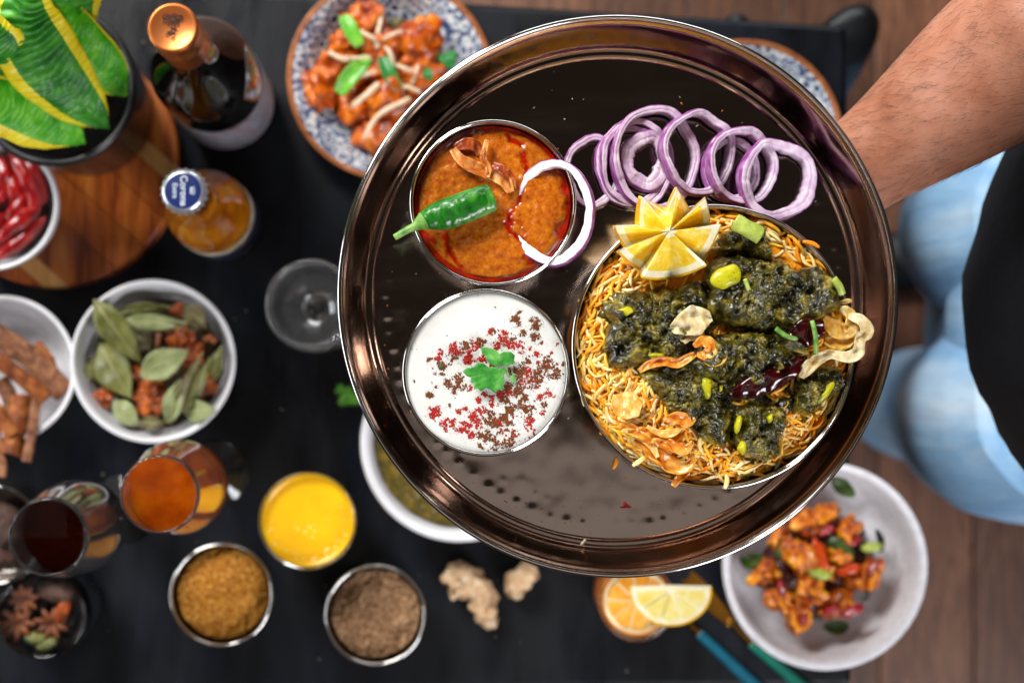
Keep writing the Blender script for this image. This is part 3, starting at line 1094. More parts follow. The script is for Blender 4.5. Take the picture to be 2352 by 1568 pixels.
m_rice_bed = mat('rice_bed', '#e08c14', 0.45, var=(300, [(0.3, '#e07c04'), (0.55, '#f29c10'), (0.8, '#fcc448')]), bump=[(600, 0.6, 0.001)])
rc = dict(sss=0.3, sssr=(0.9, 0.6, 0.3), sscale=0.0015, spec=0.45)
m_rice = [mat('rice_white', '#f0e4c4', 0.36, var=(90, [(0.3, '#f4c050'), (0.5, '#f6dc98'), (0.7, '#faf0d0')]), **rc),
          mat('rice_yellow', '#f0b030', 0.36, var=(120, [(0.3, '#f09a08'), (0.7, '#fcd050')]), **rc),
          mat('rice_orange', '#ec8a10', 0.36, var=(120, [(0.3, '#e87c02'), (0.7, '#f8a81c')]), **rc),
          mat('rice_cream', '#e8cd8c', 0.36, var=(120, [(0.3, '#f0b848'), (0.7, '#f8e4a8')]), **rc)]
rice = obj('rice', disc_surface((c3.x, c3.y, 0.0), R3 - 0.0042, lambda x, y, t: rice_z(x, y) - 0.0012 - (0.004 * max(0, t - 0.9) / 0.1), 50, 120, -0.418), m_rice_bed,
           label='bed of long grain yellow and white rice filling the large bowl', cat='rice')
rg = random.Random(21)


def grain_geo(L, r, bend, seed):
    n = 7
    pts, rad = [], []
    for i in range(n):
        u = i / (n - 1)
        pts.append(Vector(((u - 0.5) * L, bend * L * (0.25 - (u - 0.5) ** 2), 0.12 * L * N(u * 2 + seed, 0, 0))))
        rad.append(r * max(0.35, math.sin(PI * (0.12 + 0.76 * u)) ** 0.6))
    return tube(pts, rad, 6, 0.85)


variants = []
for k in range(10):
    variants.append(grain_geo(rg.uniform(0.0100, 0.0145), rg.uniform(0.00108, 0.00136), rg.uniform(-0.8, 0.8), k * 3.3))
grain_meshes = {}
loose_geo = [[], [], [], []]
cand = []
tries = 0
while len(cand) < 4000 and tries < 30000:
    tries += 1
    a, t = rg.uniform(0, 2 * PI), math.sqrt(rg.random()) * 0.945
    x, y = c3.x + R3 * t * math.cos(a), c3.y + R3 * t * math.sin(a)
    cand.append((x, y, t))
# rough plan of what the masala pieces cover, so that the grains in view come first
cover = [[W(*Zb(*q), 0.455).to_2d() for q in pl] for pl in (
    [(230, 560), (700, 400), (780, 260), (1000, 240), (1340, 470), (1330, 620), (1180, 760), (1150, 880), (1060, 980), (1060, 1300), (880, 1300), (620, 1150), (400, 900), (240, 860)],
    [(290, 220), (560, 60), (720, 100), (760, 240), (680, 420), (560, 470), (300, 360)])]


def covered(x, y):
    for pl in cover:
        ins = False
        for i in range(len(pl)):
            a, b = pl[i], pl[i - 1]
            if (a.y > y) != (b.y > y) and x < (b.x - a.x) * (y - a.y) / (b.y - a.y) + a.x: ins = not ins
        if ins: return True
    return False


seen = [q for q in cand if not covered(q[0], q[1])]
hid = [q for q in cand if covered(q[0], q[1])][:200]
rg.shuffle(seen)
single = 0
for idx, (x, y, t) in enumerate(seen + hid):
    top = idx < 300
    z = rice_z(x, y) + (rg.uniform(0.0008, 0.0030) if top else rg.uniform(-0.0022, 0.0012))
    yaw = rg.uniform(0, 2 * PI)
    pit = rg.gauss(0, 0.28)
    if t > 0.84:                               # along the wall the grains lie with the curve of the bowl
        pit *= 0.3
        yaw = math.atan2(y - c3.y, x - c3.x) + PI / 2 + rg.gauss(0, 0.35)
    m = Matrix.Translation((x, y, z)) @ Matrix.Rotation(yaw, 4, 'Z') @ Matrix.Rotation(pit, 4, 'Y') @ Matrix.Rotation(rg.uniform(0, 6), 4, 'X')
    vi = rg.randrange(10)
    ci = rg.choices((0, 1, 2, 3), (22, 33, 22, 23))[0]
    if top:
        key = (vi, ci)
        if key not in grain_meshes:
            me = bpy.data.meshes.new('grain')
            me.from_pydata([tuple(v) for v in variants[vi][0]], [], variants[vi][1])
            me.materials.append(m_rice[ci])
            me.polygons.foreach_set('use_smooth', [True] * len(me.polygons))
            grain_meshes[key] = me
        link_copy(grain_meshes[key], 'grain', m, rice)
    else:
        loose_geo[ci].append(xf(variants[vi], m))
gs = [join(*g) for g in loose_geo]
allg = join(*[(g[0], g[1], [i] * len(g[1])) for i, g in enumerate(gs)])
obj('loose_grains', allg, m_rice, rice, kind='stuff')

# ---- green masala pieces
m_masala = mat('green_masala', '#232a10', 0.30, spec=0.6, var=(120, [(0.28, '#070801'), (0.40, '#211f04'), (0.52, '#4a430c'), (0.62, '#80701c'), (0.76, '#bca24a')]), bump=[(260, 0.7, 0.0024), (800, 0.45, 0.0008)],
               rvar=(90, 0.08, 0.32), detail=6, coat=0.6, coatr=0.09)
m_lime = mat('lime_green_flesh', '#b6b01a', 0.28, var=(120, [(0.3, '#9c9a10'), (0.6, '#c4bc1e'), (0.85, '#dcd046')]), fleck=(260, 0.14, '#56601a'), bump=[(300, 0.25, 0.0006)], sss=0.1, sscale=0.002)


def poly_b(pl, z):
    return [W(*Zb(*q), z).to_2d() for q in pl]


obj('green_masala_sauce', lump(poly_b([(210, 590), (420, 530), (700, 450), (770, 330), (790, 260), (980, 250), (1040, 370), (1330, 480), (1350, 580), (1250, 680), (1220, 780), (1200, 900), (1340, 900), (1350, 980), (1180, 1110), (1090, 1120), (1060, 1310), (880, 1310), (820, 1270), (620, 1170), (460, 1000), (380, 910), (230, 870), (240, 700)], 0.455), 0.447, 0.0060, 220, 50, 5.0, (0.0030, 80), (0.0020, 260), (0.0012, 700), seed=77, smoothr=1, edge=0.12),
    m_masala, label='thick glossy green sauce filling the gaps between the masala pieces', cat='sauce')
pieces = (
    ([(190, 570), (260, 540), (420, 520), (560, 500), (700, 470), (760, 560), (730, 640), (750, 720), (700, 790), (640, 860), (520, 880), (400, 900), (280, 905), (215, 810), (240, 680)], 0.451, 0.011, 'flat dark green masala piece at the left, pale fried chip on it'),
    ([(380, 925), (520, 890), (640, 870), (720, 900), (830, 960), (850, 1040), (835, 1120), (850, 1200), (800, 1290), (700, 1260), (610, 1180), (540, 1130), (480, 1060), (440, 980)], 0.450, 0.011, 'dark green masala slab sloping down the front left of the rice'),
    ([(850, 1090), (960, 1050), (1080, 1085), (1110, 1160), (1080, 1240), (1070, 1320), (1000, 1360), (900, 1330), (840, 1260), (830, 1160)], 0.450, 0.014, 'glossy green masala chunk with yellow side nearest the front'),
    ([(1130, 985), (1190, 920), (1300, 870), (1380, 920), (1380, 985), (1290, 1060), (1200, 1140), (1130, 1110)], 0.449, 0.013, 'green masala chunk with lime edge at the right rim'),
    ([(770, 245), (860, 220), (980, 240), (1000, 310), (1045, 350), (1030, 400), (900, 360), (790, 335)], 0.450, 0.013, 'small green masala chunk beside the lemon under a pale stem'),
    ([(640, 770), (760, 735), (900, 720), (1050, 720), (1190, 830), (1175, 885), (1080, 945), (950, 1000), (820, 1000), (700, 945), (600, 885)], 0.456, 0.011, 'oily dark green masala chunk in the middle of the heap'),
    ([(690, 410), (780, 360), (880, 345), (1000, 380), (1080, 365), (1150, 420), (1260, 400), (1345, 470), (1370, 540), (1330, 620), (1240, 680), (1100, 705), (980, 725), (860, 705), (760, 690), (720, 600), (720, 500)], 0.455, 0.014, 'largest dark green masala piece at the upper right of the heap'))
mp_objs = []
for i, (pl, z, th, lb) in enumerate(pieces):
    th += 0.003
    r_ = empty('masala_piece', W(*Zb(sum(q[0] for q in pl) / len(pl), sum(q[1] for q in pl) / len(pl)), z), lb, 'masala piece', 'green masala pieces on the rice')
    obj('crust', lump(poly_b(pl, z + th * 0.6), z, th, 200, 60, 2.4, (0.0066, 60), (0.0052, 135), (0.0015, 420), seed=i * 5.1 + 1, smoothr=1, edge=0.10), m_masala, r_)
    mp_objs.append((r_, z, th))


def patch(i, pl, dz, th=0.003, name='flesh', m=None):
    r_, z, h = mp_objs[i]
    obj(name, lump(poly_b(pl, z + h), z + h - dz, th, 48, 10, 2.4, (0.0006, 150), seed=i, smoothr=3), m or m_lime, r_)


patch(6, [(718, 475), (755, 425), (850, 392), (876, 430), (870, 485), (830, 500), (790, 522), (738, 505)], 0.0012, 0.0032)
patch(2, [(845, 1180), (862, 1130), (885, 1120), (880, 1170), (868, 1210), (850, 1225)], 0.004, 0.004)
patch(2, [(860, 1290), (880, 1250), (915, 1250), (905, 1300), (890, 1325)], 0.0055, 0.004)
patch(2, [(1000, 1135), (1030, 1115), (1030, 1150), (1010, 1170)], 0.003, 0.0036)
patch(3, [(1220, 1060), (1270, 1020), (1330, 950), (1348, 965), (1300, 1040), (1240, 1085)], 0.0055, 0.004)
patch(1, [(670, 990), (690, 940), (740, 940), (740, 1000), (720, 1060), (690, 1030)], 0.003, 0.0036)
patch(0, [(400, 835), (460, 825), (540, 835), (470, 858)], 0.003, 0.0036)
patch(0, [(270, 620), (330, 600), (375, 620), (320, 650)], 0.0024, 0.003)
patch(1, [(765, 985), (790, 975), (785, 1010), (768, 1020)], 0.003, 0.0034)

# oil pool, red chilies, stems
m_redchili = mat('red_chili_oiled', '#2c0304', 0.14, coat=0.4, var=(150, [(0.3, '#120102'), (0.6, '#380405'), (0.85, '#640c08')]), bump=[(200, 0.3, 0.001)])
pts = spline([W(*Zb(820, 1036), 0.4640), W(*Zb(900, 1005), 0.4668), W(*Zb(1010, 965), 0.4675), W(*Zb(1110, 905), 0.4672), W(*Zb(1195, 850), 0.4650)], 30)
obj('red_chili', ribbon(pts, slist([0.003, 0.0105, 0.0125, 0.0105, 0.003], 30), 0.0009, Vector((-0.1, -0.25, 1)), 10, -0.16, 0.0020, 170, 3.0), m_redchili, label='long dark red dried chili slit in the middle of the masala', cat='chili')
pts = spline([W(*Zb(1110, 748), 0.4665), W(*Zb(1180, 735), 0.4685), W(*Zb(1272, 705), 0.4660)], 20)
obj('red_chili', ribbon(pts, slist([0.006, 0.0155, 0.009], 20), 0.0009, Vector((0.1, -0.2, 1)), 10, -0.12, 0.0022, 170, 8.0), m_redchili, label='short dark red chili piece in oil beside the golden fried onions', cat='chili')
m_stem = mat('celery_green_stem', '#a9b84e', 0.35, var=(220, [(0.3, '#8ba032'), (0.6, '#b9c562'), (0.85, '#dfe2a2')]), stretch=(1, 1, 1), bump=[(400, 0.4, 0.0006)], sss=0.15, sscale=0.002)
obj('herb_sprig', tube(spline([W(*Zb(842, 195), 0.468), W(*Zb(900, 225), 0.469), W(*Zb(965, 262), 0.468)], 12), [0.0046] * 12, 16, 0.8, 0.1, 1, 250), m_stem, label='thick pale green stem piece behind the lemon', cat='herb')
obj('herb_sprig', tube(spline([W(*Zb(962, 212), 0.466), W(*Zb(972, 245), 0.466), W(*Zb(966, 270), 0.465)], 8), [0.0022] * 8, 10), m_herb, label='short dark green stem beside the thick pale one', cat='herb')
obj('herb_sprig', tube(spline([W(*Zb(1215, 672), 0.470), W(*Zb(1232, 750), 0.4715), W(*Zb(1232, 830), 0.468)], 12), [0.0013] * 12, 8), m_chili_stem, label='thin green stem standing over the short red chili', cat='herb')
obj('herb_sprig', tube(spline([W(*Zb(1040, 708), 0.468), W(*Zb(1090, 745), 0.469), W(*Zb(1140, 760), 0.467)], 10), [0.0014] * 10, 8), m_chili_stem, label='thin green stem lying left of the short red chili', cat='herb')
obj('herb_sprig', tube(spline([W(*Zb(890, 470), 0.470), W(*Zb(912, 525), 0.470), W(*Zb(930, 570), 0.468)], 10), [0.0012] * 10, 8), m_stem, label='short pale stem stuck on the largest masala piece', cat='herb')
obj('herb_sprig', tube(spline([W(*Zb(1318, 470), 0.466), W(*Zb(1345, 505), 0.465), W(*Zb(1358, 540), 0.463)], 10), [0.0022] * 10, 8), m_stem, label='green stem at the right tip of the largest masala piece', cat='herb')
obj('curry_leaf', leaf_geo([(1075, 790), (1120, 765), (1165, 780), (1200, 820), (1205, 838), (1150, 825), (1100, 810)], (1140, 800), 0.468, Zb, 0.0005, 0.001, 2.0), m_masala, label='dark oily curry leaf at the foot of the thin standing stem', cat='curry leaf')

# ---- fried onions on the rice
m_fgold = mat('fried_onion_gold', '#e0a64c', 0.28, sss=0.4, sssr=(0.8, 0.5, 0.2), var=(150, [(0.28, '#c07414'), (0.5, '#e8b050'), (0.75, '#f8dca0')]), bump=[(420, 0.5, 0.0008)], dist=0.6, coat=0.15)
m_fpale = mat('fried_onion_pale', '#d8be8c', 0.38, sss=0.4, sssr=(0.8, 0.6, 0.3), var=(200, [(0.25, '#b48d4e'), (0.5, '#d9c190'), (0.78, '#efe2c4')]), bump=[(420, 0.5, 0.0008)])
m_famber = mat('fried_onion_amber', '#e08a20', 0.22, sss=0.4, sssr=(0.9, 0.4, 0.1), var=(150, [(0.28, '#a43e04'), (0.48, '#e08420'), (0.62, '#f0a848'), (0.78, '#fbdc9c')]), bump=[(420, 0.5, 0.0008)], coat=0.3)
FG = 'fried onions on the rice'


def fry(pl, wd, z, m, lb, thick=0.0009, curl=0.2, ruf=0.0018, sd=0.0, tw=None, n=30):
    pts = spline([W(*Zb(q[0], q[1]), z + (q[2] if len(q) > 2 else 0) + 0.0010 * math.sin(i * 1.9 + sd)) for i, q in enumerate(pl)], n)
    obj('fried_onion', ribbon(pts, [w * 0.86 for w in slist(wd, n)], thick * 0.7, Vector((0.15, 0.2, 1)), 6, curl, ruf, 230, sd, tw), m, label=lb, cat='fried onion', group=FG)


fry([(540, 715), (600, 690), (660, 670), (730, 650)], [0.006, 0.015, 0.018, 0.006], 0.467, m_fpale, 'broad pale crisp onion chip on the left masala piece', sd=1, ruf=0.0055)
fry([(590, 775), (620, 740), (660, 735), (690, 720)], [0.004, 0.008, 0.008, 0.004], 0.466, m_fpale, 'small pale onion chip under the broad pale one', sd=2)
fry([(645, 795), (690, 770), (730, 800), (700, 840), (660, 830)], [0.003, 0.007, 0.008, 0.007, 0.003], 0.469, m_famber, 'amber curled fried onion below the pale chip', sd=3)
fry([(680, 850), (720, 870), (765, 855), (775, 820), (740, 800)], [0.003, 0.006, 0.0075, 0.006, 0.003], 0.469, m_fgold, 'golden curled fried onion right of the amber curl', sd=4)
fry([(382, 915), (430, 885), (500, 870), (560, 880), (620, 850), (652, 832)], [0.003, 0.005, 0.006, 0.006, 0.005, 0.003], 0.4665, m_famber, 'long thin brown fried onion strip across the left masala piece', sd=5, curl=0.35)
fry([(1160, 945), (1190, 900), (1240, 860), (1300, 835), (1370, 850), (1425, 830), (1445, 760), (1470, 720), (1440, 670), (1390, 650)], [0.004, 0.008, 0.007, 0.006, 0.007, 0.008, 0.007, 0.009, 0.007, 0.004], 0.463, m_fpale, 'long pale looping fried onion hanging over the right rim', sd=6, n=60, curl=0.3)
fry([(1260, 660), (1310, 700), (1360, 720), (1400, 700), (1390, 640), (1340, 620)], [0.006, 0.012, 0.012, 0.010, 0.008, 0.004], 0.460, m_fgold, 'golden bundle of fried onion at the right beside the red chili', sd=7, ruf=0.003)
fry([(1270, 760), (1310, 780), (1370, 770), (1420, 720)], [0.006, 0.010, 0.010, 0.005], 0.459, m_fgold, 'golden fried onion lying inside the pale loop', sd=8, ruf=0.003)
fry([(250, 1060), (290, 1075), (340, 1085), (390, 1100)], [0.008, 0.015, 0.017, 0.009], 0.459, m_fgold, 'squarish translucent golden onion piece at the lower left', sd=9, ruf=0.002, curl=0.1)
fry([(275, 1160), (330, 1190), (400, 1220), (480, 1235), (560, 1240), (600, 1200)], [0.003, 0.006, 0.009, 0.008, 0.006, 0.002], 0.459, m_famber, 'amber translucent onion strip below the squarish golden piece', sd=10, ruf=0.003)
fry([(360, 1240), (420, 1290), (480, 1330), (540, 1370), (620, 1370), (640, 1310)], [0.003, 0.006, 0.010, 0.011, 0.007, 0.002], 0.457, m_famber, 'large amber translucent onion shred near the front rim', sd=11, ruf=0.003)
fry([(500, 1150), (560, 1140), (610, 1155), (650, 1140)], [0.003, 0.007, 0.008, 0.003], 0.461, m_famber, 'small orange onion shred at the edge of the front left slab', sd=12)
fry([(545, 1468), (570, 1430), (600, 1400), (610, 1375)], [0.003, 0.005, 0.006, 0.004], 0.453, m_famber, 'narrow amber onion strip hanging over the front rim', sd=13)
fry([(440, 1250), (520, 1270), (600, 1290), (640, 1250)], [0.003, 0.007, 0.007, 0.002], 0.461, m_famber, 'crumpled amber onion shred above the large front one', sd=14, ruf=0.003)
fry([(300, 1200), (360, 1215), (430, 1260), (470, 1330)], [0.002, 0.005, 0.006, 0.002], 0.460, m_fgold, 'thin golden onion strip crossing the amber ones', sd=15)
fry([(420, 1180), (470, 1210), (530, 1215), (590, 1185)], [0.002, 0.004, 0.005, 0.002], 0.4615, m_fgold, 'short thin golden onion strip above the amber ones', sd=16)
# grains that hang over the rim
for k, (x0, y0, x1, y1, ci, lb) in enumerate(((350, 1370, 410, 1325, 0, 'white rice grain sticking out over the front left rim'), (795, 1480, 800, 1410, 0, 'white rice grain hanging over the front rim'),
                                              (255, 1385, 270, 1330, 2, 'orange rice grain lying on the tray at the front left of the bowl'), (1170, 290, 1250, 318, 2, 'orange rice grain sticking out at the upper right rim'), (1350, 585, 1405, 575, 3, 'cream rice grain sticking out at the right rim'))):
    z = 0.4535 if k != 2 else ZF + 0.0013
    a, b = W(*Zb(x0, y0), z), W(*Zb(x1, y1), z)
    pts = spline([a, a.lerp(b, 0.5) + Vector((0.0008, 0.0004, 0.0004)), b], 8)
    obj('rice_grain', tube(pts, slist([0.0008, 0.0013, 0.0012, 0.0007], 8), 8), m_rice[ci], label=lb, cat='rice grain')

# ---- lemon cut as a star
def Zl(x, y):
    return (2250 + x * 0.29973) / 1.6327, (650 + y * 0.29974) / 1.6327


m_lflesh = mat('lemon_flesh', '#ffe066', 0.20, sss=0.6, sssr=(1, 0.8, 0.3), sscale=0.007, var=(140, [(0.25, '#f6bc04'), (0.5, '#fed838'), (0.78, '#fff4b0')]), bump=[(330, 0.6, 0.0010)], dist=0.8, coat=0.4, coatr=0.05)
m_lpith = mat('lemon_pith', '#f6eecb', 0.45, sss=0.3, sscale=0.002, var=(300, [(0.3, '#f3e6b4'), (0.7, '#fbf6e2')]), bump=[(500, 0.2, 0.0004)])
m_lrind = mat('lemon_rind', '#f0b90c', 0.30, var=(100, [(0.3, '#e9ab06'), (0.7, '#f6cb28')]), bump=[(700, 0.45, 0.0006)], coat=0.2, sss=0.1, sscale=0.002)
ZL = 0.4705
tips = [(520, 290, .020), (825, 490, -.010), (960, 185, .022), (1105, 495, -.010), (1310, 300, .020), (1365, 640, -.008), (1512, 640, .016), (1275, 1075, -.012), (1330, 1140, .006), (885, 1290, -.016), (545, 1290, .005), (515, 1190, -.012),
        (228, 960, .010), (335, 925, -.010), (188, 650, .016), (500, 650, -.009)]
ctr = W(*Zl(870, 720), ZL + 0.008)
lem = empty('lemon', W(*Zl(870, 800), ZL - 0.012), 'half lemon cut into an eight pointed star on top of the rice', 'lemon')
bd = []
for i, (x, y, dz) in enumerate(tips):
    bd.append((W(*Zl(x, y), ZL + dz), i % 2 == 0))
nb = len(bd)
sub = 8
edge = []
for i in range(nb):
    a, b = bd[i][0], bd[(i + 1) % nb][0]
    for j in range(sub):
        u = j / sub
        p = a.lerp(b, u)
        out = (p - ctr); out.z = 0
        p = p + out.normalized() * (0.0007 * math.sin(PI * u))
        edge.append((p, min(u, 1 - u) if True else 0, i, u))
ne = len(edge)
RG = 14
V, F, FM = [], [], []
V.append(ctr)
for i in range(1, RG + 1):
    t = i / RG
    for (p, _, bi, u) in edge:
        q = ctr.lerp(p, t)
        dip = 0.0011 * math.sin(PI * u) * math.sin(PI * min(1, t * 1.05))
        q = q - Vector((0, 0, dip)) + Vector((0, 0, 0.0006 * FBM(q.x * 420, q.y * 420, 3, 3) * min(1, 2 * t)))
        V.append(q)
for k in range(ne):
    F.append((0, 1 + (k + 1) % ne, 1 + k)); FM.append(1)
for i in range(RG - 1):
    for k in range(ne):
        k2 = (k + 1) % ne
        a, b = 1 + i * ne, 1 + (i + 1) * ne
        F.append((a + k, a + k2, b + k2, b + k))
        kk = k % sub
        ridge = kk in (0, sub - 1)
        FM.append(1 if i >= RG - 3 or i < 1 or (ridge and (k // sub) % 2 == 0 and kk == 0 and i > 5) else 0)
obj('flesh', (V, F, FM), [m_lflesh, m_lpith], lem)
# rind: from the zigzag edge down and in to the belly of the half
V, F, FM = [], [], []
RR = 10
base_c = Vector((ctr.x, ctr.y, ZL - 0.026))
for i in range(RR + 1):
    t = i / RR
    for (p, _, bi, u) in edge:
        out = Vector((p.x - ctr.x, p.y - ctr.y, 0))
        rr = out.length
        k = 1 + 0.10 * math.sin(PI * min(1, t * 1.6)) - 0.85 * t ** 2.2
        # keep close to the tip at first, then the round body
        body = out.normalized() * (0.5 * rr + 0.5 * 0.022) if rr > 1e-6 else out
        q = out.lerp(body, min(1, t * 1.5)) * k
        z = p.z + (base_c.z - p.z) * (t ** 1.25)
        V.append(Vector((ctr.x + q.x, ctr.y + q.y, z)))
for i in range(RR):
    for k in range(ne):
        k2 = (k + 1) % ne
        F.append((i * ne + k, i * ne + k2, (i + 1) * ne + k2, (i + 1) * ne + k)[::-1])
F.append(tuple(RR * ne + k for k in range(ne)))
obj('rind', (V, F), m_lrind, lem)

# ================================================================== things on the table
m_ceramic = mat('white_glaze', '#dcdce0', 0.22, spec=0.5, coat=0.3, var=(20, [(0.3, '#d6d6da'), (0.7, '#e2e2e6')]), bump=[(40, 0.05, 0.001)])
m_stone = mat('pale_grey_stoneware', '#d6d5da', 0.5, var=(160, [(0.3, '#cccbd1'), (0.5, '#d8d7dc'), (0.75, '#e2e1e6')]), bump=[(300, 0.15, 0.0005)])


def ceramic_bowl(name, label, px, py, zrim, rpx, h, rb, m, lip=0.0035, cat='bowl', curve=0.55):
    c = W(px, py, zrim)
    R = rpx / S(zrim)
    z0 = zrim - h
    prof = [(0, 0.006)]
    inn = []
    for i in range(0, 11):
        u = i / 10
        inn.append((rb * 0.9 + (R - lip - rb * 0.9) * u ** curve, 0.006 + (h - 0.007) * u ** 1.5))
    prof += inn
    prof += [(R - lip * 0.75, h - 0.0004), (R - lip * 0.5, h), (R - lip * 0.2, h - 0.0004), (R, h - 0.0016)]
    for i in range(9, -1, -1):
        u = i / 10
        prof.append((rb + (R - rb) * u ** curve, 0.0035 + (h - 0.006) * u ** 1.5))
    prof += [(rb * 0.95, 0.0), (rb * 0.8, 0.0), (0, 0.0015)]
    o = obj(name, lathe(prof, (c.x, c.y, z0), 96), m, label=label, cat=cat)
    return o, c, R, z0

# ---- round wooden board
m_board = wood_mat('acacia_board', [(0.30, '#3a1406'), (0.43, '#7c340c'), (0.54, '#b05a1c'), (0.66, '#c87830'), (0.82, '#8a4010')], 3.0, (13, 1.4, 10), 0.38, math.radians(-48), 1.6)
m_board2 = wood_mat('acacia_sapwood', [(0.3, '#a86d33'), (0.55, '#c99555'), (0.8, '#b57c40')], 3.0, (13, 1.4, 10), 0.4, math.radians(-48), 1.2)
bc = W(122, 372, 0.02)
BR = 286 / S(0.02)
board = empty('wooden_board', (bc.x, bc.y, 0.0), 'round acacia board under the plant pot and the red chili bowl', 'board')
# strips glued side by side, each cut to the round outline
dirv = Vector((math.cos(math.radians(-42)), math.sin(math.radians(-42))))
perp = Vector((-dirv.y, dirv.x))
cuts = [-1.0, -0.80, -0.66, -0.30, -0.02, 0.26, 0.50, 0.64, 1.0]
for i in range(len(cuts) - 1):
    s0, s1 = cuts[i] * BR + (0.00025 if i else 0), cuts[i + 1] * BR - (0.00025 if i < len(cuts) - 2 else 0)
    pts = []
    n = 18
    for k in range(n + 1):
        s = s0 + (s1 - s0) * k / n
        pts.append((math.sqrt(max(0, BR * BR - s * s)), s))
    ol = [(t, s) for t, s in pts] + [(-t, s) for t, s in reversed(pts)]
    ol = [q for j, q in enumerate(ol) if j == 0 or (abs(q[0] - ol[j - 1][0]) + abs(q[1] - ol[j - 1][1])) > 1e-6]
    V, F = [], []
    for (zz, kk) in ((0.0005, 0.99), (0.003, 1.0), (0.0165, 1.0), (0.0192, 0.992), (0.02, 0.982)):
        for (t, s) in ol:
            sc = kk if abs(math.hypot(t, s) - BR) < 1e-5 else 1
            V.append((bc.x + dirv.x * t * sc + perp.x * s * sc, bc.y + dirv.y * t * sc + perp.y * s * sc, zz))
    m_ = len(ol)
    for l in range(4):
        for k in range(m_):
            F.append((l * m_ + k, l * m_ + (k + 1) % m_, (l + 1) * m_ + (k + 1) % m_, (l + 1) * m_ + k))
    F.append(tuple(range(m_))[::-1]); F.append(tuple(4 * m_ + k for k in range(m_)))
    obj('strip', (V, F), m_board2 if i in (1, 6) else m_board, board, smooth=False)

# ---- plant in a black pot on the board
m_pot = mat('black_pot_glaze', '#101013', 0.34, coat=0.2, var=(60, [(0.3, '#0b0b0d'), (0.7, '#17171b')]), bump=[(200, 0.08, 0.0005)])
m_soil = mat('dark_soil', '#060504', 1.0, spec=0.1, var=(300, [(0.3, '#030202'), (0.7, '#0c0a08')]), bump=[(400, 0.8, 0.002)])
ptc = W(125, 196, 0.145)
PR = 184 / S(0.145)
pz = 0.0206
pot = empty('plant_pot', (ptc.x, ptc.y, pz), 'matte black round plant pot standing on the wooden board', 'pot')
obj('body', lathe([(0, 0.0), (PR * 0.80, 0.0), (PR * 0.86, 0.003), (PR * 0.94, 0.06), (PR, 0.118), (PR + 0.0005, 0.124), (PR - 0.002, 0.1262), (PR - 0.0045, 0.124), (PR - 0.006, 0.112), (PR - 0.011, 0.088)], (ptc.x, ptc.y, pz), 96), m_pot, pot)
obj('soil', disc_surface((ptc.x, ptc.y, pz + 0.092), PR - 0.0095, lambda x, y, t: 0.002 * FBM(x * 120, y * 120, 0, 3), 20, 60, 0.004), m_soil, pot)
m_lg = [mat('leaf_green_deep', '#155f1c', 0.42, var=(70, [(0.2, '#0e4a14'), (0.42, '#2a7e22'), (0.62, '#4ea030'), (0.82, '#86c844')]), stretch=(1, 1, 1), bump=[(90, 0.3, 0.002)], spec=0.4),
        mat('leaf_green_bright', '#2c8a14', 0.42, var=(70, [(0.2, '#1c7010'), (0.45, '#48ac18'), (0.75, '#8cd440')]), bump=[(90, 0.3, 0.002)], spec=0.4)]
m_ly = mat('leaf_margin_yellow', '#f0dc18', 0.42, var=(90, [(0.3, '#e8cc08'), (0.7, '#f8ec3c')]), bump=[(120, 0.2, 0.001)])
plant = empty('snake_plant', (ptc.x, ptc.y, pz + 0.09), 'bushy snake plant with green ruffled leaves edged in yellow', 'plant')


def plant_leaf(axis, widths, yl, yr, gm, seed, n=150, across=26):
    """axis = (px, py, z) along the leaf; yl / yr = yellow margin width as a share on each side."""
    pts = spline([W(*a) for a in axis], n)
    wd = slist(widths, n)
    fr = frame_along(pts)
    top = []
    for i, (p, t, a, b) in enumerate(fr):
        nrm = Vector((0.25, -0.25, 1)); nrm = (nrm - t * nrm.dot(t)).normalized()
        bb = t.cross(nrm)
        for j in range(across + 1):
            u = j / across * 2 - 1
            s = i / n
            ruf = 0.0024 * math.sin(s * 190 + 6.0 * abs(u) + 4.5 * N(p.x * 60 + seed, u * 1.5, s * 7)) * (1 - 0.92 * u * u) * min(1, 5 * (1 - s)) + 0.0012 * N(s * 30 + seed, u * 3, 2)
            edge = 0.004 * N(s * 9 + seed, u, 3) * abs(u) ** 3
            top.append(p + bb * (u * wd[i] / 2 * (1 + 0.06 * N(s * 6 + seed, u, 8))) + nrm * (ruf + edge - 0.006 * u * u))
    m = across + 1
    o = len(top)
    V = top + [v - Vector((0.0002, -0.0002, 0.0008)) for v in top]
    F, FM = [], []
    for i in range(n - 1):
        for j in range(across):
            u = (j + 0.5) / across
            mi = 1 if (u < yl or u > 1 - yr) else 0
            q = (i * m + j, i * m + j + 1, (i + 1) * m + j + 1, (i + 1) * m + j)
            F.append(q); FM.append(mi)
            F.append(tuple(x + o for x in q[::-1])); FM.append(mi)
        for j in (0, across):
            q = (i * m + j, (i + 1) * m + j, (i + 1) * m + j + o, i * m + j + o)
            F.append(q if j == 0 else q[::-1]); FM.append(1 if (yl if j == 0 else yr) > 0 else 0)
    obj('leaf', (V, F, FM), [gm, m_ly], plant)


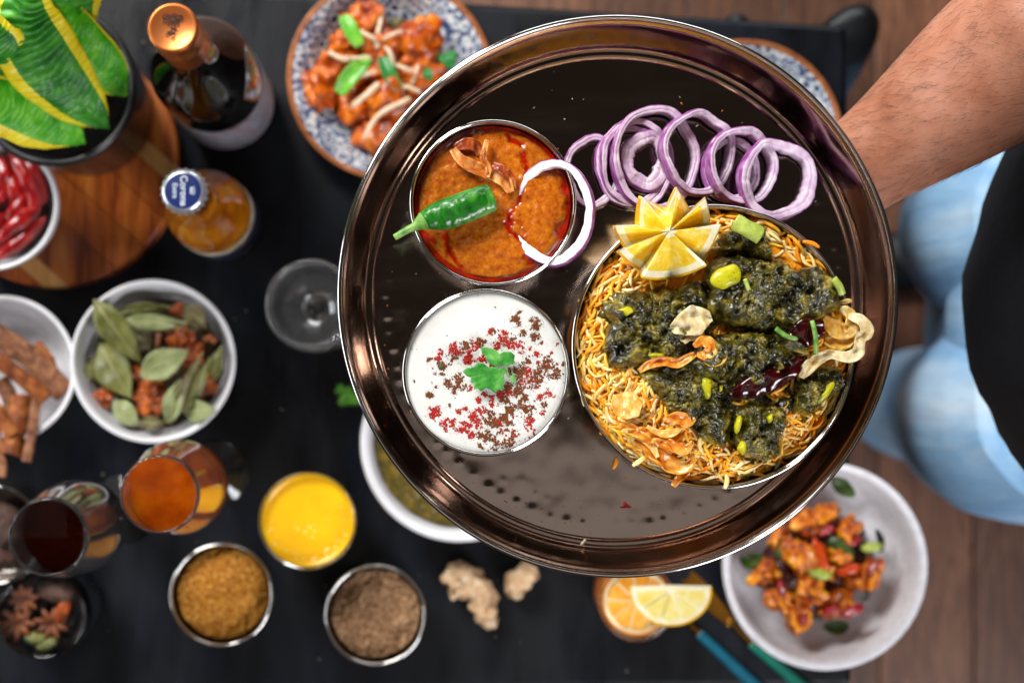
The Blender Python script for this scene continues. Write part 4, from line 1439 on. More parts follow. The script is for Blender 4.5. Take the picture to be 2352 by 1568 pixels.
plant_leaf([(60, -60, .33), (55, 40, .315), (95, 130, .29), (160, 210, .25), (225, 272, .20), (252, 296, .17)], [0.018, 0.040, 0.050, 0.044, 0.026, 0.004], 0.16, 0.17, m_lg[0], 1)
plant_leaf([(100, 15, .295), (142, 55, .28), (192, 115, .245), (247, 170, .205), (278, 205, .175), (292, 222, .155)], [0.010, 0.030, 0.037, 0.034, 0.022, 0.004], 0.04, 0.14, m_lg[1], 2)
plant_leaf([(-60, 215, .30), (0, 240, .275), (70, 268, .245), (130, 295, .21), (175, 318, .175), (196, 330, .15)], [0.022, 0.036, 0.042, 0.040, 0.024, 0.004], 0.08, 0.18, m_lg[1], 3)
plant_leaf([(165, -70, .33), (165, -10, .30), (172, 40, .25), (190, 95, .19), (205, 128, .14)], [0.030, 0.044, 0.040, 0.024, 0.004], 0.18, 0.08, m_lg[0], 4)
plant_leaf([(-40, 60, .34), (-20, 110, .32), (0, 165, .28), (30, 220, .22), (55, 250, .16)], [0.02, 0.038, 0.040, 0.026, 0.006], 0.10, 0.10, m_lg[0], 5)

# ---- wine bottle
m_wglass = mat('dark_bottle_glass', '#070504', 0.05, spec=0.6, coat=0.3, var=(8, [(0.3, '#060504'), (0.7, '#120b06')]))
m_copper = mat('copper_foil', '#d2763c', 0.30, metal=0.75, bump=[(500, 0.06, 0.0003)], var=(60, [(0.3, '#c96c32'), (0.7, '#dc8448')]))
m_copper_p = mat('copper_foil_print', '#2c140c', 0.6, var=(400, [(0.3, '#1c0c08'), (0.7, '#402014')]))
m_wlabel = mat('grey_wine_label', '#6f6c74', 0.55, var=(45, [(0.35, '#5d5a62'), (0.55, '#7c7982'), (0.62, '#6a3a2e'), (0.7, '#7a7780')]))
wb = W(531, 252, 0.0)
wine = empty('wine_bottle', (wb.x, wb.y, 0), 'dark wine bottle with a copper screw cap beside the patterned plate', 'bottle')
rB = 0.0365
HB = 0.300
obj('body', lathe([(0, 0.001), (rB - 0.006, 0.0), (rB - 0.001, 0.003), (rB, 0.008), (rB, 0.165)] + [(0.0145 + (rB - 0.0145) * (0.5 + 0.5 * math.cos(PI * u)), 0.165 + 0.075 * u) for u in [i / 14 for i in range(1, 15)]] +
                  [(0.0142, 0.245), (0.0140, HB - 0.012), (0.0135, HB - 0.004), (0, HB - 0.004)], (wb.x, wb.y, 0), 80), m_wglass, wine)
obj('label', lathe([(rB + 0.0003, 0.035), (rB + 0.0005, 0.0355), (rB + 0.0005, 0.1195), (rB + 0.0003, 0.12), (rB + 0.0001, 0.12), (rB + 0.0001, 0.035)], (wb.x, wb.y, 0), 80), m_wlabel, wine)
cp = [(0.0150, 0.2450), (0.0153, 0.246), (0.0153, 0.274)]
for k in range(3):
    z = 0.276 + k * 0.0052
    cp += [(0.0153, z), (0.0159, z + 0.0013), (0.0159, z + 0.0026), (0.0153, z + 0.0039)]
cp += [(0.0157, HB - 0.006), (0.0157, HB + 0.0015), (0.0150, HB + 0.0030), (0.0138, HB + 0.0034), (0.0126, HB + 0.0028), (0, HB + 0.0028)]
cap = obj('cap', lathe(cp, (wb.x, wb.y, 0), 80), m_copper, wine)
# ornamental print on the cap: a heart shaped mesh of scrolls
em = []
rg = random.Random(4)
zc_ = HB + 0.0031
for k in range(90):
    a0 = rg.uniform(0, 2 * PI)
    u, v = rg.uniform(-1, 1), rg.uniform(-1, 0.9)
    if abs(u) > 0.25 + 0.55 * (v + 1) / 2: continue
    q = []
    rr0 = rg.uniform(0.0008, 0.0020)
    for i in range(14):
        t = i / 13
        a = a0 + t * 5.2
        q.append(Vector((wb.x + u * 0.0082 + rr0 * (1 - 0.6 * t) * math.cos(a), wb.y + v * 0.0080 + 0.0006 + rr0 * (1 - 0.6 * t) * math.sin(a), zc_)))
    em.append(tube(q, 0.00026, 5, 0.5))
obj('emblem', join(*em), m_copper_p, cap)

# ---- beer bottle
m_bglass = glass_mat('clear_bottle_glass', '#fdf6e6', 0.0, 1.5)
m_beer = mat('amber_beer', '#e88c04', 0.05, trans=0.15, ior=1.33, sss=0.5, sssr=(1, 0.5, 0.1), sscale=0.01, var=(50, [(0.3, '#a85402'), (0.5, '#e08804'), (0.7, '#ffb020')]))
m_blue = mat('navy_enamel', '#12235a', 0.32, coat=0.3, var=(200, [(0.3, '#0f1e50'), (0.7, '#182b68')]))
m_tin = mat('cap_tin', '#c9ccd4', 0.28, metal=0.8, bump=[(500, 0.05, 0.0002)])
m_print = mat('white_print', '#c9d0dc', 0.4, var=(300, [(0.3, '#bfc7d4'), (0.7, '#d6dce6')]))
m_blabel = mat('cream_beer_label', '#b8ad98', 0.5, var=(190, [(0.35, '#7d7266'), (0.5, '#b5a890'), (0.7, '#cfc6b4')]))
m_blabel2 = mat('navy_beer_label', '#171c30', 0.45, var=(120, [(0.35, '#11162a'), (0.6, '#1e2540'), (0.75, '#6a5a24')]))
bb = W(521, 519, 0.0)
beer = empty('beer_bottle', (bb.x, bb.y, 0), 'clear beer bottle with blue crown cap standing beside the board', 'bottle')
rb_ = 0.0298
outp = [(0.0, 0.0), (rb_ - 0.004, 0.0), (rb_ - 0.0006, 0.003), (rb_, 0.008), (rb_, 0.115)] + [(0.0135 + (rb_ - 0.0135) * (0.5 + 0.5 * math.cos(PI * u)), 0.115 + 0.052 * u) for u in [i / 10 for i in range(1, 11)]] + [(0.0130, 0.175), (0.0122, 0.215), (0.0136, 0.217), (0.0136, 0.222), (0.0124, 0.224), (0.0124, 0.230)]
inp = [(max(0, r - 0.0028), z if z > 0.01 else z + 0.005) for r, z in outp if z > 0.002][::-1]
obj('glass', lathe(outp + inp + [(0, 0.008)], (bb.x, bb.y, 0), 72), m_bglass, beer)
bp = [(0, 0.0085), (rb_ - 0.0062, 0.0085), (rb_ - 0.0031, 0.012)] + [(r - 0.0025, z) for r, z in outp if 0.02 < z < 0.19] + [(0.0096, 0.187), (0, 0.187)]
obj('beer', lathe(bp, (bb.x, bb.y, 0), 64), m_beer, beer)
obj('label', lathe([(rb_ + 0.0002, 0.034), (rb_ + 0.0005, 0.0344), (rb_ + 0.0005, 0.078), (rb_ + 0.0002, 0.0784)], (bb.x, bb.y, 0), 72), m_blabel2, beer)
obj('label', lathe([(rb_ + 0.0002, 0.080), (rb_ + 0.0005, 0.0804), (rb_ + 0.0005, 0.1000), (rb_ + 0.0002, 0.1004)], (bb.x, bb.y, 0), 72), m_blabel, beer)
HC = 0.236
V, F, FM = [], [], []
nseg = 126
rows = [(0.0152, HC - 0.0072, 1.0), (0.0152, HC - 0.0052, 0.75), (0.0143, HC - 0.0022, 0.25), (0.0131, HC - 0.0006, 0.0), (0.0118, HC, 0.0), (0.0112, HC + 0.0001, 0), (0.0, HC + 0.0001, 0)]
for (r, z, f) in rows:
    for k in range(nseg):
        a = 2 * PI * k / nseg
        rr = r + 0.0007 * f * math.cos(21 * a)
        V.append((bb.x + rr * math.cos(a), bb.y + rr * math.sin(a), z))
for i in range(len(rows) - 1):
    for k in range(nseg):
        k2 = (k + 1) % nseg
        F.append((i * nseg + k, i * nseg + k2, (i + 1) * nseg + k2, (i + 1) * nseg + k)); FM.append(1 if i >= 4 else 0)
bcap = obj('crown_cap', (V, F, FM), [m_tin, m_blue], beer)


def text_part(name, body, size, loc, rotz, m, parent, shear=0.0):
    cu = bpy.data.curves.new(name, 'FONT')
    cu.body = body
    cu.size = size
    cu.align_x = 'CENTER'; cu.align_y = 'CENTER'
    cu.extrude = 0.00008
    cu.offset = size * 0.012
    cu.shear = shear
    t = bpy.data.objects.new(name, cu)
    COL.objects.link(t)
    t.matrix_world = Matrix.Translation(loc) @ Matrix.Rotation(rotz, 4, 'Z')
    bpy.context.view_layer.update()
    dg = bpy.context.evaluated_depsgraph_get()
    me = bpy.data.meshes.new_from_object(t.evaluated_get(dg))
    g = ([t.matrix_world @ v.co for v in me.vertices], [tuple(p.vertices) for p in me.polygons])
    bpy.data.objects.remove(t)
    return obj(name, g, m, parent, smooth=False)


text_part('lettering', 'Corona', 0.0064, Vector((bb.x + 0.0004, bb.y, HC + 0.0003)), -PI / 2, m_print, bcap)
text_part('lettering', 'Extra', 0.0046, Vector((bb.x - 0.0052, bb.y, HC + 0.0003)), -PI / 2, m_print, bcap)
crown = []
cx0, cy0 = bb.x + 0.0062, bb.y
for k in range(5):
    yy = cy0 + (k - 2) * 0.0012
    crown.append(blob((cx0 + 0.0014 - 0.0003 * abs(k - 2), yy, HC + 0.0003), (0.0005, 0.0005, 0.00012), 1, 0))
    crown.append(tube([Vector((cx0 - 0.0008, cy0 + (k - 2) * 0.0009, HC + 0.0003)), Vector((cx0 + 0.0012 - 0.0003 * abs(k - 2), yy, HC + 0.0003))], 0.00022, 5, 0.4))
crown.append(tube([Vector((cx0 - 0.0011, cy0 - 0.0022, HC + 0.0003)), Vector((cx0 - 0.0011, cy0 + 0.0022, HC + 0.0003))], 0.0004, 6, 0.3))
obj('emblem', join(*crown), m_print, bcap)

# ---- white bowls
cb, cbc, cbR, cbz = ceramic_bowl('white_bowl', 'white bowl of dried red chilies on the wooden board', -22, 468, 0.079, 153, 0.058, 0.028, m_ceramic)
m_rch = mat('dried_red_chili', '#5e0406', 0.24, coat=0.25, var=(60, [(0.28, '#3a0102'), (0.5, '#8a0608'), (0.75, '#b01814')]), bump=[(70, 0.5, 0.003), (220, 0.25, 0.001)])
chl = (([(20, 345), (55, 400), (80, 455), (70, 500)], 'dried red chili slanting along the upper right inside of the bowl'), ([(12, 375), (30, 430), (42, 480), (30, 520)], 'second dried red chili below the upper right one'),
       ([(-10, 560), (30, 520), (70, 490), (92, 478)], 'dried red chili pointing to the bowl rim at the right'), ([(-15, 600), (30, 565), (75, 525), (105, 500)], 'lowest dried red chili in the bowl on the board'),
       ([(-30, 480), (-5, 455), (20, 440)], 'short dried red chili at the middle of the bowl, cut by the left edge'), ([(40, 350), (75, 390), (95, 440), (98, 470)], 'dried red chili lying close under the right bowl rim'),
       ([(-40, 420), (-10, 400), (20, 395)], 'dried red chili at the left edge of the photo, behind the others'), ([(-60, 530), (-20, 520), (20, 490)], 'dried red chili low in the bowl at the left edge'),
       ([(-10, 350), (10, 400), (15, 450)], 'dried red chili at the upper left of the bowl on the board'), ([(60, 420), (40, 480), (10, 540)], 'dried red chili deep between the crossing ones'), ([(20, 560), (60, 530), (90, 500)], 'dried red chili deep under the lowest one'))
for k, (pl, lb) in enumerate(chl):
    z = 0.050 + (0.012 if k in (0, 2, 3) else 0.004) + 0.002 * (k % 3)
    pts = spline([W(x, y, z + 0.003 * math.sin(i * 2.0)) for i, (x, y) in enumerate(pl)], 26)
    obj('dried_chili', tube(pts, slist([0.0016, 0.0056, 0.0064, 0.0052, 0.0014], 26), 16, 0.8, 0.28, k * 3.0, 90), m_rch, label=lb, cat='chili', group='dried chilies in the bowl')

obj('chili_gap_filler', disc_surface((cbc.x, cbc.y, 0.046), cbR - 0.016, lambda x, y, t: 0.004 * FBM(x * 90, y * 90, 3, 3), 20, 48, 0.01), mat('dark_chili_gap', '#1c0203', 0.6, var=(200, [(0.3, '#0e0101'), (0.7, '#3a0506')]), bump=[(200, 0.8, 0.003)]), kind='stuff', label='dark filler for the shaded gaps under the dried red chilies', cat='gap filler')  # dark disc added for the shade between the chilies
cin, cnc, cnR, cnz = ceramic_bowl('white_bowl', 'white bowl of cinnamon bark cut by the left edge', 2, 848, 0.056, 169, 0.056, 0.030, m_ceramic)
m_bark = mat('cinnamon_bark', '#7c4c30', 0.75, var=(120, [(0.28, '#42200f'), (0.5, '#7e4e32'), (0.75, '#a87a56')]), bump=[(260, 0.6, 0.0012)], dist=0.6)
m_bark2 = mat('cassia_bark_orange', '#7c3a0e', 0.65, var=(120, [(0.28, '#481a04'), (0.5, '#844212'), (0.75, '#b47030')]), bump=[(260, 0.6, 0.0012)])


def bark(pl, z0, z1, w, m, lb, curl=0.18, sd=0.0, th=0.003):
    n = 20
    pts = spline([W(x, y, z0 + (z1 - z0) * i / (len(pl) - 1)) for i, (x, y) in enumerate(pl)], n)
    obj('cinnamon_bark', ribbon(pts, [w * (1 + 0.18 * N(i * 0.5 + sd, 0, 0)) for i in range(n)], th, Vector((0.1, 0.05, 1)), 8, -curl, 0.0012, 120, sd), m, label=lb, cat='cinnamon bark', group='cinnamon bark pieces in the white bowl')


bark([(-70, 735), (0, 775), (80, 830), (150, 905)], 0.060, 0.050, 0.017, m_bark, 'widest brown bark piece lying from the left edge to the rim', sd=1)
bark([(-60, 795), (0, 830), (60, 875), (105, 920)], 0.066, 0.056, 0.012, m_bark2, 'orange brown bark strip just below the widest piece', sd=2)
bark([(50, 905), (42, 960), (32, 1000), (22, 1042)], 0.054, 0.064, 0.016, m_bark2, 'curled dark orange bark sticking out over the lower rim', 0.4, 3)
bark([(86, 900), (78, 960), (70, 1010), (60, 1060)], 0.056, 0.066, 0.007, m_bark, 'thin bark splinter sticking out lowest over the rim', 0.2, 4)
bark([(-40, 905), (-10, 940), (12, 975), (30, 1000)], 0.064, 0.062, 0.010, m_bark2, 'pale bark strip pointing down at the left edge', 0.1, 5)
bark([(-10, 980), (-4, 1030), (4, 1070), (2, 1095)], 0.058, 0.062, 0.007, m_bark, 'bark splinter hanging down along the left edge', 0.15, 6)
bark([(80, 790), (110, 830), (125, 880)], 0.040, 0.040, 0.010, m_bark2, 'dark bark piece deep in the bowl behind the widest one', 0.2, 7)
bark([(0, 870), (20, 910), (30, 960)], 0.042, 0.042, 0.012, m_bark, 'bark piece deep in the bowl under the curled one', 0.2, 8)

bay, byc, byR, byz = ceramic_bowl('white_bowl', 'white bowl of bay leaves and mace in the middle left', 351, 829, 0.058, 187, 0.058, 0.033, m_ceramic)
m_bay = [mat('bay_leaf_olive', '#6c6e34', 0.45, var=(70, [(0.3, '#4c5020'), (0.52, '#70723a'), (0.76, '#8e8e50')]), bump=[(200, 0.3, 0.0008)]),
         mat('bay_leaf_pale', '#8e9664', 0.45, var=(70, [(0.3, '#6c7444'), (0.52, '#929a68'), (0.76, '#b2b88c')]), bump=[(200, 0.3, 0.0008)]),
         mat('bay_leaf_brown', '#665c34', 0.5, var=(70, [(0.3, '#423a1c'), (0.52, '#6c623a'), (0.76, '#88805a')]), bump=[(200, 0.3, 0.0008)])]
m_leaf_gap = mat('dark_leaf_gap', '#2a1a08', 0.8, var=(180, [(0.3, '#140b04'), (0.5, '#33240c'), (0.72, '#5c3a12')]), bump=[(160, 1.0, 0.004)])
obj('leaf_gap_filler', lump([W(*q, 0.03).to_2d() for q in ((215, 830), (235, 770), (300, 715), (380, 695), (450, 715), (495, 780), (505, 860), (470, 925), (400, 965), (320, 960), (255, 915))], 0.022, 0.016, 90, 20, 3, (0.004, 80), (0.003, 220), seed=3, edge=0.15, smoothr=1), m_leaf_gap, kind='stuff', label='dark filler for the shaded gaps under the bay leaves', cat='leaf bits')  # dark lump added for the shade in the gaps between leaves
m_mace = mat('mace_orange', '#b04a06', 0.45, var=(120, [(0.3, '#3e1402'), (0.48, '#964008'), (0.66, '#cc6a18')]), bump=[(260, 0.5, 0.001)], coat=0.1)


def Zy(x, y):
    return (250 + x * 0.38258) / 1.6327, (1050 + y * 0.38265) / 1.6327


m_rib = mat('bay_leaf_rib', '#a8a878', 0.5, var=(80, [(0.3, '#8e8c58'), (0.7, '#bcbc90')]))


def bayleaf(a, b, w, z0, z1, mi, lb, curl=0.12, sd=0.0, bow=0.006, rollx=0.0):
    n = 24
    A, B = W(*Zy(*a), z0), W(*Zy(*b), z1)
    pts = []
    for i in range(n):
        u = i / (n - 1)
        p = A.lerp(B, u) + Vector((0, 0, bow * math.sin(PI * u)))
        pts.append(p)
    wd = [w * 1.08 * max(0.02, math.sin(PI * (0.02 + 0.96 * (i / (n - 1)) ** 0.85)) ** 1.25) * (1 + 0.10 * N(i * 0.6 + sd, 0, 0)) for i in range(n)]
    nr = Vector((0.0, 0.0, 1))
    t = (B - A).normalized()
    nr = Quaternion(t, rollx) @ nr
    bl = obj('bay_leaf', ribbon(pts, wd, 0.0005, nr, 8, curl, 0.0022, 90, sd), m_bay[mi], label=lb, cat='bay leaf', group='bay leaves in the white bowl')
    obj('midrib', tube([p + nr * 0.0006 for p in pts], [0.0007 * (1 - 0.6 * i / n) for i in range(n)], 6), m_rib, bl)


bayleaf((270, 190), (740, 820), 0.021, 0.062, 0.050, 0, 'large olive bay leaf with its stalk over the upper left rim', sd=1)
bayleaf((330, 620), (640, 1160), 0.027, 0.040, 0.046, 0, 'broad olive bay leaf at the left inside the bowl', sd=2, rollx=0.15)
bayleaf((720, 940), (1210, 690), 0.021, 0.056, 0.058, 1, 'pale green torn bay leaf in the middle of the bowl', sd=3)
bayleaf((500, 320), (1040, 260), 0.012, 0.044, 0.046, 0, 'narrow bay leaf along the upper inside, topmost', sd=4, rollx=0.5)
bayleaf((540, 400), (1200, 420), 0.012, 0.048, 0.052, 1, 'long narrow bay leaf just below the topmost narrow one', sd=5, rollx=0.4)
bayleaf((800, 420), (1280, 490), 0.008, 0.046, 0.048, 2, 'thin folded bay leaf pointing to the right above the mace', sd=6, rollx=0.7)
bayleaf((1000, 1400), (1120, 960), 0.014, 0.050, 0.058, 1, 'pale upright bay leaf right of the large mace', sd=7)
bayleaf((1060, 1360), (1330, 700), 0.012, 0.052, 0.060, 2, 'long curled bay leaf right of the pale upright one', sd=8, rollx=0.6)
bayleaf((1180, 1310), (1400, 760), 0.010, 0.050, 0.060, 0, 'slim dark bay leaf next to the long curled one', sd=9, rollx=0.8)
bayleaf((1150, 1290), (1470, 1270), 0.016, 0.046, 0.058, 1, 'small bay leaf tip touching the lower right rim', sd=10)
bayleaf((1440, 990), (1520, 640), 0.013, 0.048, 0.056, 0, 'olive bay leaf leaning on the right inside wall', sd=11, rollx=-0.6)
bayleaf((1160, 250), (1380, 480), 0.015, 0.048, 0.046, 2, 'brownish bay leaf at the upper right inside', sd=12, rollx=-0.3)
bayleaf((470, 1180), (720, 1430), 0.015, 0.044, 0.044, 1, 'small pale bay leaf at the lower left inside', sd=13)
bayleaf((660, 480), (820, 680), 0.022, 0.038, 0.038, 2, 'brown bay leaf deep under the large olive one', sd=14)
bayleaf((190, 760), (250, 980), 0.012, 0.034, 0.036, 0, 'dark bay leaf deep at the left wall of the bowl', sd=15)
bayleaf((720, 1400), (990, 1390), 0.010, 0.046, 0.046, 2, 'flat brown bay leaf at the bottom below the mace', sd=16)
for (x, y, s, z, lb, sd) in ((850, 1160, 0.0165, 0.044, 'large orange mace piece at the bottom of the bay leaf bowl', 1), (1130, 590, 0.014, 0.046, 'orange mace piece below the thin folded bay leaf', 2), (1090, 290, 0.006, 0.046, 'small orange mace bit at the top of the bowl', 3),
                             (370, 1140, 0.009, 0.040, 'orange mace bit under the broad left bay leaf', 4), (1370, 1030, 0.010, 0.046, 'orange mace bit at the right of the bay leaf bowl', 5), (690, 900, 0.008, 0.045, 'orange mace strip beside the pale torn leaf', 6), (1240, 740, 0.009, 0.046, 'orange mace bit between curled leaves', 7)):
    obj('mace', blob(W(*Zy(x, y), z), (s * 0.82, s * 0.66, s * 0.42), 4, 0.75, 1.7, sd * 7.0, sd, 0.25, 4), m_mace, label=lb, cat='mace', group='mace in the bay leaf bowl')
obj('clove', tube([W(*Zy(890, 700), 0.055), W(*Zy(900, 600), 0.056), W(*Zy(905, 520), 0.056)], [0.0016, 0.0022, 0.0024], 8, 1, 0.2), m_bark, label='brown clove stalk left of the upper mace piece', cat='clove')
obj('clove', tube([W(*Zy(1340, 580), 0.054), W(*Zy(1400, 560), 0.056), W(*Zy(1460, 610), 0.056)], [0.002, 0.003, 0.0022], 8, 1, 0.3), m_bark2, label='reddish clove stalk near the right inside wall', cat='clove')

hb, hbc, hbR, hbz = ceramic_bowl('white_bowl', 'white bowl half hidden behind the front left tray edge', 1056, 1016, 0.055, 228, 0.055, 0.045, m_ceramic, 0.006)
m_gcurry = mat('olive_curry', '#4a3f10', 0.3, var=(150, [(0.25, '#2a2408'), (0.5, '#544812'), (0.75, '#8a6a1e')]), bump=[(150, 0.6, 0.003)])
obj('olive_curry', disc_surface((hbc.x, hbc.y, 0.040), hbR - 0.0105, lambda x, y, t: 0.003 * FBM(x * 90, y * 90, 2, 4), 30, 72, 0.006), m_gcurry, label='olive brown curry in the bowl half hidden by the tray', cat='curry')

# ---- empty tulip glass near the tray
m_clear = glass_mat('clear_glass', '#ffffff', 0.0, 1.50, 0.985)


def glass_geo(outer, th, c, seg=72, foot_in=0.004):
    """Closed glass shell: outer profile from base centre to the lip, offset inwards."""
    inner = [(max(0.0006, r - th), z) for r, z in outer if z > foot_in]
    return lathe(outer + [(outer[-1][0] - th * 0.5, outer[-1][1] + th * 0.35)] + inner[::-1] + [(0, inner[0][1])], c, seg)


gb = W(738, 716, 0.0)
GK = 1.08
m_crystal = glass_mat('crystal_glass', '#ffffff', 0.0, 1.62, 0.955)  # slightly white, standing in for bright reflections on the glass
gp = [(0, 0.0), (0.029, 0.0), (0.0305, 0.0012), (0.029, 0.0026), (0.022, 0.0040), (0.021, 0.0050), (0.016, 0.0052), (0.015, 0.0062), (0.006, 0.010), (0.0048, 0.022), (0.0058, 0.027), (0.0048, 0.032), (0.010, 0.042)]
for i in range(1, 29):
    u = i / 28
    gp.append((0.010 + 0.0215 * math.sin(PI / 2 * min(1, u * 1.25)) - 0.0022 * max(0, u - 0.7) / 0.3 + 0.00055 * math.cos(i * PI), 0.042 + 0.070 * u))
gi = [(max(0.0, r - 0.0022), z + 0.0016) for r, z in gp[13:]]
obj('stem_glass', lathe([(r * GK, z * GK) for r, z in gp + gi[::-1] + [(0, 0.046)]], (gb.x, gb.y, 0), 96), m_crystal, label='empty clear stemmed glass partly hidden by the left tray edge', cat='glass')

# ---- stemmed glasses with whisky
m_whisky = mat('amber_whisky', '#d8620a', 0.03, trans=0.4, ior=1.22, sss=0.4, sssr=(1, 0.4, 0.08), sscale=0.012, var=(34, [(0.3, '#9c3604'), (0.5, '#cf5c08'), (0.7, '#ee8418')]))
m_dark_drink = mat('dark_drink', '#2a0a04', 0.03, trans=0.3, ior=1.2, var=(30, [(0.3, '#180402'), (0.7, '#2e0a03')]))


def tulip(px, py, h, liq, fill, label, lname, llabel):
    c = W(px, py, 0)
    k = h / 0.27
    out = [(0, 0.0), (0.0255, 0.0), (0.0268, 0.001), (0.0255, 0.0022), (0.012, 0.005), (0.0048, 0.012), (0.0036, 0.03), (0.0036, 0.095 * k), (0.006, 0.108 * k), (0.016, 0.122 * k), (0.0262, 0.142 * k), (0.0312, 0.168 * k), (0.0322, 0.188 * k),
           (0.0308, 0.212 * k), (0.0278, 0.238 * k), (0.0250, 0.262 * k), (0.0243, 0.2695 * k)]
    inn = [(r - 0.0013, z + 0.0005) for r, z in out if z > 0.115 * k]
    g = out + [(0.0237, 0.2702 * k)] + inn[::-1] + [(0, 0.117 * k)]
    obj('stem_glass', lathe(g, (c.x, c.y, 0), 80), m_clear, label=label, cat='glass', group='stemmed glasses of dark spirit')
    zf = fill * k
    lp = [(0, 0.1165 * k)] + [(r + 0.0003, z - 0.0002) for r, z in inn if z < zf - 0.002]
    rl = None
    for (r0, z0), (r1, z1) in zip(inn, inn[1:]):
        if z0 <= zf <= z1: rl = r0 + (r1 - r0) * (zf - z0) / (z1 - z0)
    lp += [(rl + 0.0002, zf + 0.0006), (rl - 0.001, zf), (0, zf)]
    obj(lname, lathe(lp, (c.x, c.y, 0), 72), liq, label=llabel, cat='drink')


tulip(492, 1088, 0.27, m_whisky, 0.205, 'stemmed tulip glass of amber spirit below the bay leaf bowl', 'whisky', 'amber spirit in the tulip glass below the bay leaf bowl')
tulip(288, 1166, 0.27, m_dark_drink, 0.205, 'stemmed tulip glass of dark spirit at the lower left', 'dark_spirit', 'almost black spirit in the lower left tulip glass')

# ---- yellow drink
yc = W(706, 1196, 0.095)
yR = 111 / S(0.095)
yo = [(0, 0.0), (yR * 0.70, 0.0), (yR * 0.74, 0.002)] + [(yR * (0.74 + 0.26 * u), 0.002 + 0.092 * u) for u in [i / 8 for i in range(1, 9)]]
yi = [(r - 0.0014, max(z, 0.008)) for r, z in yo if z > 0.005][::-1]
obj('tumbler', lathe(yo + [(yR - 0.001, 0.0948)] + yi + [(0, 0.008)], (yc.x, yc.y, 0), 80), m_clear, label='clear tumbler holding the yellow drink', cat='glass')
m_mango = mat('mango_drink', '#efb404', 0.22, sss=0.4, sssr=(1, 0.6, 0.1), sscale=0.004, var=(40, [(0.3, '#eaac02'), (0.7, '#f4be10')]), bump=[(60, 0.05, 0.001)])
obj('yellow_drink', lathe([(0, 0.0083), (yR * 0.74 - 0.0015, 0.0083)] + [(yR * (0.74 + 0.26 * u) - 0.0011, 0.002 + 0.092 * u) for u in [i / 8 for i in range(1, 8)]] + [(yR * 0.985 - 0.0015, 0.0880), (yR * 0.985 - 0.0030, 0.0864), (yR * 0.985 - 0.0042, 0.0859), (yR * 0.985 - 0.0050, 0.0858), (yR * 0.985 - 0.0054, 0.0858), (yR * 0.7, 0.0858), (yR * 0.3, 0.0858), (0, 0.0858)], (yc.x, yc.y, 0), 80), m_mango,
    label='opaque bright yellow mango drink in the tumbler', cat='drink')

# ---- spice bowls in steel
m_tan = mat('tan_masala_powder', '#ad6f26', 0.9, var=(430, [(0.30, '#6a2e04'), (0.44, '#b06c18'), (0.56, '#d0902e'), (0.70, '#f0c070')]), bump=[(1600, 0.8, 0.0015)], detail=10)
m_brn = mat('brown_spice_powder', '#8d6848', 0.9, var=(430, [(0.30, '#442814'), (0.44, '#8a6240'), (0.56, '#ae8660'), (0.70, '#dcba96')]), bump=[(1600, 0.8, 0.0015)], detail=10)
for (px, py, rp, m, lb, nm, l2, cat2) in ((508, 1366, 117, m_tan, 'steel bowl of tan masala powder below the tumbler', 'masala_powder', 'tan orange masala powder in the left steel bowl', 'masala powder'),
                                          (862, 1412, 115, m_brn, 'steel bowl of brown spice powder left of the ginger', 'cumin_powder', 'greyish brown ground spice in the right steel bowl', 'spice powder')):
    b_, c_, R_, z_ = steel_bowl('spice_bowl', lb, px, py, 0.05, rp, 0.05, 0.033, group='steel spice bowls on the table')
    sd = px * 0.01
    obj(nm, disc_surface((c_.x, c_.y, 0.038), R_ - 0.0045, lambda x, y, t, sd=sd: 0.0045 * FBM(x * 38 + sd, y * 38, 2, 3) + 0.0020 * FBM(x * 330 + sd, y * 330, 2, 4) + 0.003 * (1 - t * t), 70, 170, 0.008), m, label=l2, cat=cat2)
b_, c_, R_, z_ = steel_bowl('spice_bowl', 'steel bowl of dark spices cut by the left edge below the cinnamon', -22, 1229, 0.05, 114, 0.05, 0.033, group='steel spice bowls on the table')
m_blackc = mat('black_cardamom', '#4a3026', 0.7, var=(90, [(0.3, '#2c1a13'), (0.6, '#5c4034'), (0.85, '#85685a')]), bump=[(200, 0.6, 0.002)])
for k, (x, y, lb) in enumerate(((0, 1180, 'dark cardamom pod at the top of the cut off spice bowl'), (8, 1225, 'dark cardamom pod in the middle of the cut off spice bowl'), (-5, 1275, 'dark cardamom pod at the bottom of the cut off spice bowl'), (-50, 1215, 'dark cardamom pod behind the others at the left edge'))):
    obj('cardamom_pod', blob(W(x, y, 0.036), (0.013, 0.009, 0.008), 3, 0.3, 2, k * 4.0, k * 1.3), m_blackc, label=lb, cat='cardamom', group='dark cardamom pods')

# ---- glass jar with star anise
jc = W(96, 1411, 0.062)
jR = 101 / S(0.062)
m_smoke = glass_mat('smoky_glass', '#b8c4d0', 0.0, 1.46)
jo = [(0, 0.0), (jR * 0.98, 0.0), (jR * 1.03, 0.003), (jR * 1.05, 0.02), (jR * 1.03, 0.045), (jR, 0.0605)]
ji = [(r - 0.0030, max(z, 0.006)) for r, z in jo if z > 0.002][::-1]
obj('glass_jar', lathe(jo + [(jR - 0.0012, 0.0622)] + ji + [(0, 0.006)], (jc.x, jc.y, 0), 72), m_smoke, label='small glass jar of star anise in the lower left corner', cat='jar')
m_anise = mat('star_anise', '#6b3414', 0.5, var=(140, [(0.3, '#42190a'), (0.6, '#78401c'), (0.85, '#9c6032')]), bump=[(260, 0.5, 0.001)])
m_dspice = mat('dark_whole_spice', '#160c08', 0.7, var=(200, [(0.3, '#0c0604'), (0.7, '#2a160c')]), bump=[(200, 0.9, 0.003)])
